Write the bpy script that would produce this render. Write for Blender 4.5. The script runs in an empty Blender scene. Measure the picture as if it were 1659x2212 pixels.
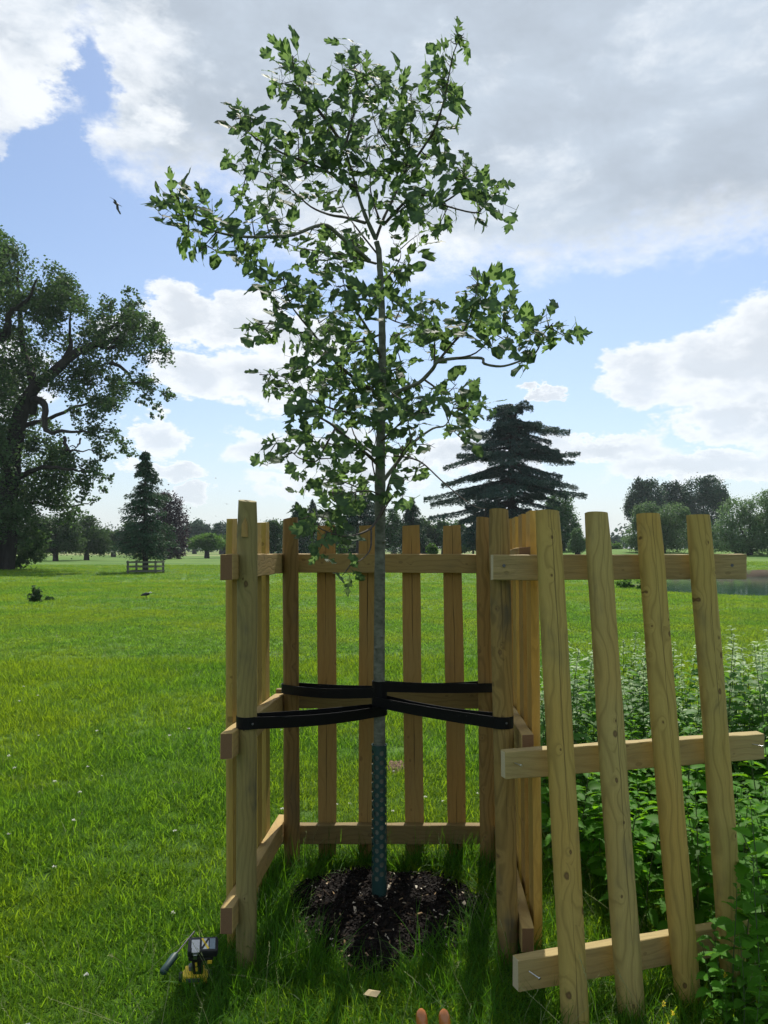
import bpy, bmesh, math, random
import numpy as np
from mathutils import Vector, Matrix, Euler

random.seed(7)
rng = np.random.default_rng(11)
R = math.radians
scene = bpy.context.scene
C = scene.collection

# ------------------------------------------------------------------ camera
EYE = 1.55
F, CX, HY = 1725.0, 829.5, 1185.0          # focal length, centre and horizon in units of a 1659 x 2212 picture
cam_data = bpy.data.cameras.new('camera')
cam = bpy.data.objects.new('camera', cam_data)
C.objects.link(cam)
cam.location = (0, 0, EYE)
cam.rotation_euler = (R(90), 0, 0)
cam_data.sensor_fit = 'VERTICAL'
cam_data.sensor_height = 36.0
cam_data.lens = 36.0 * F / 2212.0
cam_data.shift_y = (HY - 1106.0) / 2212.0
cam_data.clip_start = 0.05
cam_data.clip_end = 5000
scene.camera = cam
scene.render.resolution_x = 768
scene.render.resolution_y = 1024


def P(u, v, d):
    """the point at distance d (metres along +Y) seen at u, v of the photograph"""
    return Vector(((u - CX) * d / F, d, EYE - (v - HY) * d / F))


# ------------------------------------------------------------------ node helpers
class S:
    """a node socket with arithmetic"""
    def __init__(self, nt, sock):
        self.nt, self.s = nt, sock

    def _m(self, op, *o, clamp=False):
        n = self.nt.nodes.new('ShaderNodeMath')
        n.operation = op
        n.use_clamp = clamp
        for i, a in enumerate((self,) + o):
            if isinstance(a, S):
                self.nt.links.new(a.s, n.inputs[i])
            else:
                n.inputs[i].default_value = a
        return S(self.nt, n.outputs[0])

    def __add__(self, o): return self._m('ADD', o)
    __radd__ = __add__
    def __sub__(self, o): return self._m('SUBTRACT', o)
    def __rsub__(self, o): return (self * -1.0) + o
    def __mul__(self, o): return self._m('MULTIPLY', o)
    __rmul__ = __mul__
    def __truediv__(self, o): return self._m('DIVIDE', o)
    def __pow__(self, o): return self._m('POWER', o)
    def max(self, o): return self._m('MAXIMUM', o)
    def min(self, o): return self._m('MINIMUM', o)
    def sin(self): return self._m('SINE')
    def sqrt(self): return self._m('SQRT')
    def abs(self): return self._m('ABSOLUTE')
    def smax(self, o, k): return self._m('SMOOTH_MAX', o, k)

    def step(self, a, b, lo=0.0, hi=1.0):
        n = self.nt.nodes.new('ShaderNodeMapRange')
        n.interpolation_type = 'SMOOTHSTEP'
        self.nt.links.new(self.s, n.inputs[0])
        for i, v in zip((1, 2, 3, 4), (a, b, lo, hi)):
            n.inputs[i].default_value = v
        return S(self.nt, n.outputs[0])


def mixc(nt, fac, a, b, mode='MIX'):
    n = nt.nodes.new('ShaderNodeMix')
    n.data_type = 'RGBA'
    n.blend_type = mode
    n.clamp_factor = True
    for idx, v in ((0, fac), (6, a), (7, b)):
        if isinstance(v, S):
            nt.links.new(v.s, n.inputs[idx])
        elif idx == 0:
            n.inputs[0].default_value = v
        else:
            n.inputs[idx].default_value = (*v, 1.0)
    return S(nt, n.outputs[2])


def vec(nt, x, y, z):
    n = nt.nodes.new('ShaderNodeCombineXYZ')
    for i, v in enumerate((x, y, z)):
        if isinstance(v, S):
            nt.links.new(v.s, n.inputs[i])
        else:
            n.inputs[i].default_value = v
    return S(nt, n.outputs[0])


def xyz(nt, v):
    n = nt.nodes.new('ShaderNodeSeparateXYZ')
    nt.links.new(v.s, n.inputs[0])
    return [S(nt, n.outputs[i]) for i in range(3)]


def noise(nt, v, scale, detail=4.0, rough=0.55, dist=0.0):
    n = nt.nodes.new('ShaderNodeTexNoise')
    nt.links.new(v.s, n.inputs['Vector'])
    n.inputs['Scale'].default_value = scale
    n.inputs['Detail'].default_value = detail
    n.inputs['Roughness'].default_value = rough
    n.inputs['Distortion'].default_value = dist
    return S(nt, n.outputs[0])


def node(nt, kind, out=0):
    n = nt.nodes.new(kind)
    return n, S(nt, n.outputs[out])


# ------------------------------------------------------------------ light
SUN_AZ, SUN_EL = R(9), R(52)
sun_dir = Vector((math.sin(SUN_AZ) * math.cos(SUN_EL), math.cos(SUN_AZ) * math.cos(SUN_EL), math.sin(SUN_EL)))
sl = bpy.data.lights.new('sun', 'SUN')
sl.energy = 4.6
sl.angle = R(0.55)
sl.color = (1.0, 0.94, 0.84)
so = bpy.data.objects.new('sun', sl)
so.rotation_euler = (-sun_dir).to_track_quat('-Z', 'Y').to_euler()
so.location = sun_dir * 60
C.objects.link(so)

scene.view_settings.view_transform = 'Standard'
scene.view_settings.look = 'None'
scene.view_settings.gamma = 1.0
scene.view_settings.use_curve_mapping = False
scene.view_settings.exposure = 0.40

world = bpy.data.worlds.new('World')
scene.world = world
world.use_nodes = True


def build_sky():
    nt = world.node_tree
    nt.nodes.clear()
    sky, skyc = node(nt, 'ShaderNodeTexSky')
    sky.sky_type = 'NISHITA'
    sky.sun_disc = False
    sky.sun_elevation = SUN_EL
    sky.sun_rotation = SUN_AZ
    sky.air_density = 1.0
    sky.dust_density = 0.6
    sky.ozone_density = 2.5
    tc = nt.nodes.new('ShaderNodeTexCoord')
    dirv = S(nt, tc.outputs['Generated'])
    x, y, z = xyz(nt, dirv)
    az = x._m('ARCTAN2', y)
    el = z._m('ARCSINE')

    def ang(u, v):
        dx = u - CX
        return math.atan2(dx, F), math.atan2(HY - v, math.hypot(F, dx))
    sv = vec(nt, x, y, z * 1.9)
    n_big = noise(nt, sv, 2.6, 8, 0.56) - 0.5
    n_mid = noise(nt, sv, 7.0, 12, 0.64, 0.25) - 0.5
    n_fine = noise(nt, sv, 22.0, 6, 0.62) - 0.5
    # puffy outlines: the directions themselves are warped before the cloud shapes are read
    def ncol(scale, detail, rough):
        n = nt.nodes.new('ShaderNodeTexNoise')
        nt.links.new(sv.s, n.inputs['Vector'])
        n.inputs['Scale'].default_value = scale
        n.inputs['Detail'].default_value = detail
        n.inputs['Roughness'].default_value = rough
        return [c - 0.5 for c in xyz(nt, S(nt, n.outputs['Color']))]
    w1 = ncol(9.0, 6, 0.62)
    w2 = ncol(34.0, 5, 0.65)
    w3 = ncol(17.0, 6, 0.65)
    azw = az + w1[0] * 0.11 + w3[0] * 0.06 + w2[0] * 0.03
    elw = el + w1[1] * 0.075 + w3[1] * 0.045 + w2[1] * 0.022
    edge_n = n_mid * 0.9 + n_fine * 0.5

    def blob(u, v, ru, rv, flat=1.0):
        a, e = ang(u, v)
        p = (azw - a) / (ru / F)
        q = (elw - e) / (rv / F)
        return 1.0 - (p * p + q * q).sqrt()

    # the great grey cloud overhead: its lower edge along the azimuth
    cn = nt.nodes.new('ShaderNodeFloatCurve')
    pts = [(-600, 520), (0, 395), (100, 420), (190, 400), (260, 430), (340, 455), (450, 445), (600, 540), (700, 580), (830, 615),
           (1000, 600), (1200, 592), (1400, 572), (1659, 540), (2300, 540)]
    xy = [(0.0, 0.26 / 0.8)]
    for u, v in pts:
        a, e = ang(u, v)
        xy.append(((a + 1) / 2, e / 0.8))
    xy.append((1.0, 0.26 / 0.8))
    cu = cn.mapping.curves[0]
    while len(cu.points) < len(xy):
        cu.points.new(0.5, 0.5)
    for p, q in zip(cu.points, sorted(xy)):
        p.location = q
    cn.mapping.update()
    nt.links.new(((azw + 1.0) * 0.5).s, cn.inputs['Value'])
    e0 = S(nt, cn.outputs[0]) * 0.8
    big = ((elw - e0) / 0.16).min(0.9)
    thick_src = big
    for u, v, ru, rv, k in ((205, 120, 105, 165, 1.10), (112, 330, 95, 95, .95), (60, 400, 130, 50, .7)):
        big = big - blob(u, v, ru, rv).max(0.0) * k
    cum = None
    for u, v, ru, rv in ((390, 690, 105, 62), (520, 700, 110, 66), (640, 735, 120, 66), (430, 815, 125, 66), (560, 825, 165, 78),
                         (330, 945, 70, 50), (250, 700, 60, 34), (1390, 805, 110, 72), (1530, 800, 140, 90), (1660, 760, 150, 115),
                         (1560, 905, 120, 52), (1680, 900, 110, 66), (1310, 968, 150, 34), (1520, 1008, 230, 38),
                         (700, 985, 260, 52), (1000, 980, 190, 46), (360, 1020, 90, 24), (420, 1066, 60, 20), (-120, 800, 200, 130),
                         (760, 1045, 240, 32), (1175, 842, 34, 18), (1900, 850, 220, 120)):
        b = blob(u, v, ru, rv)
        cum = b if cum is None else cum.smax(b, 0.12)
    # scattered small clouds all the way round
    scat = noise(nt, vec(nt, x, y, z * 3.0), 3.1, 4, 0.5) * 5.5 - 3.35
    behind = (y * -1.0).step(-0.75, -0.2)
    cum = cum.max(scat * behind - (1.0 - behind) * 2.0)
    dens_c = cum * 1.0 + edge_n * 0.75 + n_big * 0.4 - 0.02
    dens = (big * 1.25 + edge_n * 0.75 + w2[2] * 0.5 + n_big * 0.25)
    mask = dens.step(-0.08, 0.48).max(dens_c.step(0.0, 0.24))
    thick_big = (thick_src * 1.3 + n_big * 0.9 + n_mid * 0.5 + n_fine * 0.15 + 0.02).step(0.02, 0.62)
    # the part at upper left is thinner and whiter
    thin = blob(110, 215, 330, 260).max(blob(370, 262, 110, 60)).max(blob(330, 60, 120, 110) * .6).max(0.0)
    thick_big = thick_big * (1.0 - (thin * 1.5 + n_mid * 3.2 + n_fine * 1.2 + n_big * .8).step(0.05, 1.3) * .9)
    glow = blob(820, 560, 330, 140).max(0.0)
    thick_big = thick_big * (1.0 - (glow * 1.2 + n_mid).step(0.1, 1.0))
    is_big = (big * 1.15 + 0.25).step(-0.1, 0.15)
    thick_cum = (cum * 1.2 + n_mid * 2.2 + n_fine * 0.9 - 0.10).step(0.0, 0.85) * 0.55
    thick = thick_big * is_big + thick_cum * (1.0 - is_big)
    grey = mixc(nt, (n_big * 2.0 + n_mid * 1.1 + 0.5).step(0.15, 0.85), (0.365, 0.415, 0.48), (0.47, 0.54, 0.625))
    col = mixc(nt, thick, (0.77, 0.795, 0.82), grey)
    b1, s1 = node(nt, 'ShaderNodeBackground')
    nt.links.new(mixc(nt, 1.0, mixc(nt, 0.07, skyc, (3.6, 3.6, 3.6)), (0.95, 0.97, 1.0), 'MULTIPLY').s, b1.inputs[0])
    b1.inputs[1].default_value = 0.108
    b2, s2 = node(nt, 'ShaderNodeBackground')
    nt.links.new(col.s, b2.inputs[0])
    b2.inputs[1].default_value = 1.0
    b3, s3 = node(nt, 'ShaderNodeBackground')
    b3.inputs[0].default_value = (0.52, 0.57, 0.64, 1)
    b3.inputs[1].default_value = 1.0
    hz = (el.abs() * -8.0)._m('EXPONENT') * 0.75
    m1 = nt.nodes.new('ShaderNodeMixShader')
    nt.links.new(hz.s, m1.inputs[0]); nt.links.new(b1.outputs[0], m1.inputs[1]); nt.links.new(b3.outputs[0], m1.inputs[2])
    m2 = nt.nodes.new('ShaderNodeMixShader')
    nt.links.new((mask * (1.0 - hz * 0.45)).s, m2.inputs[0]); nt.links.new(m1.outputs[0], m2.inputs[1]); nt.links.new(b2.outputs[0], m2.inputs[2])
    out = nt.nodes.new('ShaderNodeOutputWorld')
    nt.links.new(m2.outputs[0], out.inputs[0])


build_sky()
world.cycles.sampling_method = 'MANUAL'
world.cycles.sample_map_resolution = 512

# ------------------------------------------------------------------ materials


def new_mat(name):
    m = bpy.data.materials.new(name)
    m.use_nodes = True
    nt = m.node_tree
    nt.nodes.clear()
    out = nt.nodes.new('ShaderNodeOutputMaterial')
    return m, nt, out


def principled(nt, out, color, rough=0.7, bump=None, bump_strength=0.3, bump_dist=0.01, spec=0.3, metallic=0.0):
    b = nt.nodes.new('ShaderNodeBsdfPrincipled')
    if isinstance(color, S):
        nt.links.new(color.s, b.inputs['Base Color'])
    else:
        b.inputs['Base Color'].default_value = (*color, 1)
    if isinstance(rough, S):
        nt.links.new(rough.s, b.inputs['Roughness'])
    else:
        b.inputs['Roughness'].default_value = rough
    b.inputs['Specular IOR Level'].default_value = spec
    b.inputs['Metallic'].default_value = metallic
    if bump is not None:
        bn = nt.nodes.new('ShaderNodeBump')
        bn.inputs['Strength'].default_value = bump_strength
        bn.inputs['Distance'].default_value = bump_dist
        nt.links.new(bump.s, bn.inputs['Height'])
        nt.links.new(bn.outputs[0], b.inputs['Normal'])
    nt.links.new(b.outputs[0], out.inputs[0])
    return b


def plain(name, color, rough=0.6, metallic=0.0, spec=0.4, grain=0.0, scale=120):
    m, nt, out = new_mat(name)
    tc = nt.nodes.new('ShaderNodeTexCoord')
    o = S(nt, tc.outputs['Object'])
    n = noise(nt, o, scale, 4)
    c = mixc(nt, n, tuple(v * 0.75 for v in color), tuple(min(1, v * 1.25) for v in color))
    principled(nt, out, c, rough, bump=n if grain else None, bump_strength=grain, bump_dist=0.002, spec=spec, metallic=metallic)
    return m


def wood_mat(name, base, dark, stain=0.35, line=0.5, crack=0.0, knots=1.0, sawn=0.0, line_scale=1.0, orange=0.3):
    """timber whose length is the local Z axis: annual rings that flow round knots, fibres, cracks and stains"""
    m, nt, out = new_mat(name)
    tc = nt.nodes.new('ShaderNodeTexCoord')
    x, y, z = xyz(nt, S(nt, tc.outputs['Object']))
    oi = nt.nodes.new('ShaderNodeObjectInfo')
    rnd = S(nt, oi.outputs['Random'])
    off = rnd * 37.0
    p = vec(nt, x + off, y, z + off * 1.7)
    # knots
    vn = nt.nodes.new('ShaderNodeTexVoronoi')
    vn.voronoi_dimensions = '2D'
    vn.inputs['Scale'].default_value = 1.0
    kn = noise(nt, vec(nt, x + off, y, z * .8), 60.0, 3) - 0.5
    pk = vec(nt, (x + off * 1.3) * 14.0 + y * 4.0 + kn * .07, (z + off) * 8.5 + kn * .07, 0.0)
    nt.links.new(pk.s, vn.inputs['Vector'])
    vd = S(nt, vn.outputs['Distance'])
    vcol = xyz(nt, S(nt, vn.outputs['Color']))
    has = vcol[0].step(0.52, 0.54)
    ksize = vcol[1] * vcol[1] * 0.085 + 0.035
    kd = vd / ksize
    knot = (kd.step(0.6, 1.25, 1.0, 0.0)) * has * knots
    halo = ((kd * kd * -0.07)._m('EXPONENT')) * has * knots
    n1 = noise(nt, vec(nt, x * 5.0 + off, y * 5.0, z * 1.9 + off), 1.0, 3, 0.5)
    ph = (x * 240.0 + y * 90.0 + n1 * 44.0 + halo * 9.0) * line_scale
    wav = (ph.sin() * 0.5 + 0.5) ** 4.0
    wav2 = ((ph * 2.7 + n1 * 9.0).sin() * 0.5 + 0.5) ** 3.0
    fib = noise(nt, vec(nt, x * 1.0 + off, y, z * 0.035), 420.0, 3, 0.6)
    st = noise(nt, vec(nt, x * 1.6 + off, y * 1.6, z * 0.7 + off), 4.5, 4, 0.6)
    hue = noise(nt, vec(nt, x + off, y, z * 0.5), 3.0, 2)
    c = mixc(nt, hue.step(0.35, 0.7) * orange, base, (base[0] * 1.12, base[1] * 0.86, base[2] * 0.55))
    c = mixc(nt, (wav * 0.75 + wav2 * 0.25) * line, c, dark)
    c = mixc(nt, (fib - 0.35).max(0.0) * 1.1, c, tuple(v * 0.62 for v in base))
    c = mixc(nt, st.step(0.52, 0.78) * stain, c, (0.075, 0.075, 0.055))
    c = mixc(nt, (halo - knot).max(0.0) * 0.18, c, (base[0] * 1.1, base[1] * 1.05, base[2] * 1.1))
    c = mixc(nt, knot * 0.85, c, mixc(nt, kd.step(0.2, 0.9), (0.13, 0.075, 0.035), (0.05, 0.026, 0.012)))
    bumpv = fib * 0.35 - wav * 0.25 - knot * 0.7
    if sawn:
        sw = (noise(nt, vec(nt, x * 0.25, y + off, z * 0.02), 320.0, 4, 0.65) - 0.38).max(0.0)
        hb = noise(nt, vec(nt, x + off, y, z * 9.0), 40.0, 2, 0.5)
        c = mixc(nt, sw * sawn * 1.4, c, tuple(v * 0.38 for v in base))
        bumpv = bumpv - sw * 2.2 * sawn + hb * 0.2
    if crack:
        cn = noise(nt, vec(nt, off, off * 0.7, z * 1.2 + off), 2.2, 4, 0.6) - 0.5
        wd = noise(nt, vec(nt, off, 3.0 + off, z), 2.6, 2) - 0.46
        cr = ((x + cn * 0.018 + (rnd - 0.5) * 0.014).abs() - (wd * 0.0075).min(0.0022)).step(-0.0002, 0.0007, 1.0, 0.0) * crack
        c = mixc(nt, cr * 0.93, c, (0.03, 0.02, 0.012))
        bumpv = bumpv - cr * 3.0
    tint = S(nt, oi.outputs['Color'])
    c = mixc(nt, 1.0, c, tint, 'MULTIPLY')
    principled(nt, out, c, 0.72, bump=bumpv, bump_strength=0.55, bump_dist=0.0025, spec=0.22)
    return m


def leaf_mat(name, col, trans, rough=0.5, var=0.35, mixf=0.45, spec=0.35, back=None, patch=0.0):
    """thin leaf: reflects one colour, lets another through"""
    m, nt, out = new_mat(name)
    oi = nt.nodes.new('ShaderNodeObjectInfo')
    rnd = S(nt, oi.outputs['Random'])
    geo = nt.nodes.new('ShaderNodeNewGeometry')
    ri = S(nt, geo.outputs['Random Per Island'])
    pos = S(nt, geo.outputs['Position'])
    k = (ri * 0.6 + rnd * 0.4)
    c = mixc(nt, k, tuple(v * (1 - var) for v in col), tuple(v * (1 + var) for v in col))
    t = mixc(nt, k, tuple(v * (1 - var) for v in trans), tuple(v * (1 + var) for v in trans))
    if patch:
        pn = noise(nt, pos, 0.35, 4, 0.6)
        px, py, pz = xyz(nt, pos)
        shade_bands = noise(nt, vec(nt, px * 0.05, py * 0.16, 0.0), 1.0, 3, 0.5).step(0.42, 0.60)  # broad darker bands coloured into the grass in place of cloud shade
        c = mixc(nt, shade_bands * 0.4, c, (col[0] * 0.55, col[1] * 0.80, col[2] * 1.3))
        t = mixc(nt, shade_bands * 0.4, t, (trans[0] * 0.55, trans[1] * 0.75, trans[2] * 1.3))
        f = pn.step(0.40, 0.62) * patch
        c = mixc(nt, f, c, (col[0] * 1.55, col[1] * 1.12, col[2] * 0.9))
        t = mixc(nt, f, t, (trans[0] * 1.5, trans[1] * 1.1, trans[2] * 0.8))
    b = nt.nodes.new('ShaderNodeBsdfPrincipled')
    nt.links.new(c.s, b.inputs['Base Color'])
    b.inputs['Roughness'].default_value = rough
    b.inputs['Specular IOR Level'].default_value = spec
    tr = nt.nodes.new('ShaderNodeBsdfTranslucent')
    nt.links.new(t.s, tr.inputs[0])
    mx = nt.nodes.new('ShaderNodeMixShader')
    mx.inputs[0].default_value = mixf
    nt.links.new(b.outputs[0], mx.inputs[1])
    nt.links.new(tr.outputs[0], mx.inputs[2])
    nt.links.new(mx.outputs[0], out.inputs[0])
    return m


def bark_mat(name, c1, c2, scale=9, rings=False):
    m, nt, out = new_mat(name)
    tc = nt.nodes.new('ShaderNodeTexCoord')
    o = S(nt, tc.outputs['Object'])
    x, y, z = xyz(nt, o)
    n = noise(nt, vec(nt, x, y, z * (2.0 if rings else 0.25)), scale, 6, 0.65)
    n2 = noise(nt, o, scale * 0.35, 3)
    c = mixc(nt, n.step(0.3, 0.7), c1, c2)
    c = mixc(nt, n2.step(0.45, 0.75) * 0.4, c, tuple(v * 1.5 for v in c2))
    principled(nt, out, c, 0.85, bump=n, bump_strength=0.6, bump_dist=0.004 if rings else 0.05, spec=0.2)
    return m


M = {}
M['wood_front_post'] = wood_mat('weathered_green_timber', (0.285, 0.235, 0.090), (0.11, 0.085, 0.03), stain=0.85, line=0.42, crack=0.0, knots=1.0, orange=0.3, sawn=0.45)
M['wood_stained_post'] = wood_mat('stained_brown_timber', (0.320, 0.224, 0.073), (0.104, 0.063, 0.017), stain=0.95, line=0.65, crack=0.7, knots=0.7, orange=0.4)
M['wood_back_post'] = wood_mat('brown_timber', (0.256, 0.169, 0.056), (0.096, 0.055, 0.017), stain=0.45, line=0.6, crack=0.0, knots=0.6, orange=0.5)
M['wood_split'] = wood_mat('split_half_round_timber', (0.352, 0.232, 0.076), (0.176, 0.102, 0.030), stain=0.3, line=0.25, crack=1.0, knots=0.5, orange=0.5)
M['wood_orange'] = wood_mat('orange_half_round_timber', (0.50, 0.335, 0.085), (0.24, 0.135, 0.03), stain=0.25, line=0.4, knots=0.7, orange=0.4)
M['wood_yellow'] = wood_mat('yellow_half_round_timber', (0.376, 0.279, 0.069), (0.192, 0.126, 0.026), stain=0.25, line=0.35, knots=0.6, orange=0.4)
M['wood_rail'] = wood_mat('sawn_rail_timber', (0.336, 0.243, 0.092), (0.160, 0.102, 0.036), stain=0.35, line=0.35, knots=0.5, orange=0.4)
M['wood_panel'] = wood_mat('peeled_half_round_timber', (0.376, 0.302, 0.096), (0.136, 0.094, 0.025), stain=0.6, line=0.5, crack=0.6, knots=1.0, line_scale=0.9, orange=0.5, sawn=0.18)
M['wood_sawn'] = wood_mat('rough_sawn_rail_timber', (0.344, 0.267, 0.119), (0.160, 0.110, 0.046), stain=0.3, line=0.15, knots=0.4, sawn=1.0, orange=0.1)
M['wood_panel_rail'] = wood_mat('planed_rail_timber', (0.368, 0.290, 0.122), (0.192, 0.133, 0.053), stain=0.25, line=0.35, knots=0.4, sawn=0.3, orange=0.1)
M['end_dark'] = plain('dark_end_grain', (0.15, 0.085, 0.04), 0.9, grain=0.5, scale=160)
M['end_pale'] = plain('pale_end_grain', (0.45, 0.38, 0.24), 0.9, grain=0.5, scale=160)
M['steel'] = plain('steel', (0.55, 0.55, 0.56), 0.35, 1.0)
M['dark_steel'] = plain('dark_steel', (0.10, 0.10, 0.11), 0.45, 0.8)
M['rubber'] = plain('black_rubber', (0.005, 0.005, 0.0055), 0.5, spec=0.12, grain=0.15, scale=300)
M['guard'] = plain('dark_green_plastic', (0.018, 0.052, 0.048), 0.42, spec=0.35, grain=0.1, scale=60)
M['black_plastic'] = plain('black_plastic', (0.014, 0.014, 0.015), 0.5)
M['grey_plastic'] = plain('grey_plastic', (0.12, 0.125, 0.13), 0.5)
M['yellow_plastic'] = plain('yellow_plastic', (0.72, 0.50, 0.04), 0.42)
M['label_white'] = plain('printed_white', (0.55, 0.55, 0.52), 0.5)
M['label_grey'] = plain('printed_grey', (0.16, 0.20, 0.23), 0.4)
M['teal_grip'] = plain('dark_teal_grip', (0.02, 0.05, 0.05), 0.5)
M['varnish'] = plain('varnished_beech', (0.34, 0.115, 0.028), 0.20, spec=0.6, scale=40)
M['bark_sapling'] = bark_mat('grey_green_bark', (0.070, 0.078, 0.058), (0.16, 0.17, 0.135), 30, rings=True)
M['bark_twig'] = bark_mat('brown_twig_bark', (0.045, 0.038, 0.032), (0.11, 0.095, 0.08), 40, rings=True)
M['bark_oak'] = bark_mat('rugged_oak_bark', (0.012, 0.011, 0.009), (0.035, 0.031, 0.027), 3)
M['bark_far'] = bark_mat('far_bark', (0.02, 0.018, 0.016), (0.06, 0.055, 0.048), 2)
M['leaf_sapling'] = leaf_mat('red_oak_leaf', (0.085, 0.145, 0.078), (0.19, 0.31, 0.080), 0.55, 0.4, 0.5, 0.10)
M['leaf_oak'] = leaf_mat('dark_oak_leaf', (0.042, 0.082, 0.034), (0.075, 0.14, 0.034), 0.6, 0.55, 0.38, 0.15)
M['leaf_conifer'] = leaf_mat('conifer_needles', (0.036, 0.075, 0.046), (0.045, 0.09, 0.036), 0.6, 0.4, 0.2, 0.2)
M['leaf_deodar'] = leaf_mat('pale_conifer_needles', (0.050, 0.105, 0.062), (0.065, 0.13, 0.055), 0.6, 0.4, 0.25, 0.2)
M['leaf_cedar'] = leaf_mat('cedar_needles', (0.026, 0.058, 0.048), (0.032, 0.068, 0.042), 0.6, 0.4, 0.2, 0.2)
M['leaf_copper'] = leaf_mat('copper_leaf', (0.035, 0.022, 0.030), (0.045, 0.015, 0.02), 0.6, 0.4, 0.25, 0.2)
M['leaf_broad'] = leaf_mat('broad_leaf', (0.052, 0.11, 0.042), (0.085, 0.18, 0.035), 0.6, 0.45, 0.3, 0.2)
M['leaf_poplar'] = leaf_mat('poplar_leaf', (0.038, 0.080, 0.050), (0.055, 0.11, 0.045), 0.6, 0.45, 0.25, 0.2)
M['leaf_willow'] = leaf_mat('pale_willow_leaf', (0.115, 0.185, 0.090), (0.15, 0.25, 0.085), 0.6, 0.4, 0.35, 0.2)
M['leaf_fresh'] = leaf_mat('fresh_green_leaf', (0.070, 0.150, 0.030), (0.12, 0.24, 0.03), 0.6, 0.4, 0.4, 0.2)
M['grass'] = leaf_mat('lawn_grass', (0.072, 0.172, 0.014), (0.185, 0.360, 0.014), 0.55, 0.6, 0.52, 0.06, patch=0.9)
M['meadow'] = leaf_mat('meadow_grass_blades', (0.082, 0.178, 0.018), (0.185, 0.355, 0.022), 0.6, 0.55, 0.5, 0.06, patch=0.9)
M['grass_long'] = leaf_mat('long_grass', (0.042, 0.130, 0.010), (0.11, 0.27, 0.008), 0.5, 0.6, 0.45, 0.12)
M['grass_dry'] = leaf_mat('dry_grass_stalks', (0.30, 0.33, 0.15), (0.24, 0.28, 0.11), 0.6, 0.3, 0.4, 0.2)
M['nettle'] = leaf_mat('nettle_leaf', (0.062, 0.18, 0.016), (0.19, 0.43, 0.014), 0.55, 0.5, 0.42, 0.08)
M['nettle_far'] = leaf_mat('pale_nettle_leaf', (0.075, 0.18, 0.038), (0.165, 0.36, 0.035), 0.55, 0.45, 0.42, 0.16)
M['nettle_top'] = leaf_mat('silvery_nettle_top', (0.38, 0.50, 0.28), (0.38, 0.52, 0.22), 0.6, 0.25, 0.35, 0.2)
M['nettle_stem'] = leaf_mat('nettle_stem', (0.07, 0.11, 0.04), (0.03, 0.05, 0.02), 0.6, 0.3, 0.1, 0.2)
M['clover'] = leaf_mat('white_clover_flower', (0.72, 0.72, 0.66), (0.5, 0.5, 0.42), 0.7, 0.1, 0.3, 0.1)
M['yellow_flower'] = leaf_mat('yellow_flower', (0.75, 0.60, 0.04), (0.5, 0.4, 0.03), 0.7, 0.1, 0.3, 0.1)
M['feather'] = plain('black_feathers', (0.016, 0.017, 0.02), 0.55)
M['feather_pale'] = plain('pale_feathers', (0.45, 0.45, 0.44), 0.7)
M['mesh_green'] = plain('green_coated_wire', (0.02, 0.075, 0.04), 0.5)
M['dry_leaf'] = plain('dry_leaf', (0.30, 0.24, 0.13), 0.8)
M['grey_rail'] = plain('weathered_grey_timber', (0.10, 0.105, 0.075), 0.85)


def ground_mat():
    m, nt, out = new_mat('lawn_ground')
    geo = nt.nodes.new('ShaderNodeNewGeometry')
    pos = S(nt, geo.outputs['Position'])
    x, y, z = xyz(nt, pos)
    a = noise(nt, pos, 0.10, 5, 0.6)
    b = noise(nt, pos, 1.3, 5, 0.65)
    c3 = noise(nt, pos, 14.0, 4, 0.7)
    c = mixc(nt, a.step(0.35, 0.65), (0.055, 0.125, 0.018), (0.105, 0.185, 0.028))
    c = mixc(nt, b.step(0.4, 0.75) * 0.3, c, (0.11, 0.175, 0.02))
    c = mixc(nt, c3.step(0.45, 0.8) * 0.5, c, (0.030, 0.075, 0.006))
    # dry strip far out by the trees
    far = y.step(130, 190) * noise(nt, pos, 0.03, 2).step(0.4, 0.6)
    c = mixc(nt, far * 0.6, c, (0.28, 0.26, 0.13))
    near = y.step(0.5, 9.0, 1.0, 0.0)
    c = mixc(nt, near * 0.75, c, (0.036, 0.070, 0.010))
    # bare earth on the steep bank of the pond
    nx, ny, nz = xyz(nt, S(nt, geo.outputs['True Normal']))
    bare = nz.step(0.74, 0.86, 1.0, 0.0)
    c = mixc(nt, bare, c, (0.10, 0.075, 0.05))
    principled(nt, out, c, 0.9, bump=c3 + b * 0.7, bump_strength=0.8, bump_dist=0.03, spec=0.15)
    return m


def mulch_mat(name='bark_mulch_soil'):
    m, nt, out = new_mat(name)
    geo = nt.nodes.new('ShaderNodeNewGeometry')
    pos = S(nt, geo.outputs['Position'])
    a = noise(nt, pos, 55, 5, 0.7)
    c = mixc(nt, a.step(0.35, 0.75), (0.004, 0.003, 0.0026), (0.014, 0.010, 0.007))
    principled(nt, out, c, 0.9, bump=a, bump_strength=1.0, bump_dist=0.015, spec=0.2)
    return m


def chip_mat():
    m, nt, out = new_mat('bark_chips')
    oi = nt.nodes.new('ShaderNodeObjectInfo')
    r = nt.nodes.new('ShaderNodeValToRGB')
    nt.links.new(oi.outputs['Random'], r.inputs[0])
    e = r.color_ramp.elements
    e[0].color = (0.008, 0.006, 0.005, 1)
    e[1].position = 1.0
    e[1].color = (0.62, 0.56, 0.46, 1)
    for p, col in ((0.60, (0.008, 0.006, 0.005)), (0.90, (0.018, 0.012, 0.009)), (0.968, (0.045, 0.03, 0.018)), (0.98, (0.30, 0.2, 0.10))):
        k = e.new(p)
        k.color = (*col, 1)
    principled(nt, out, S(nt, r.outputs[0]), 0.85, spec=0.12)
    return m


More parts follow.
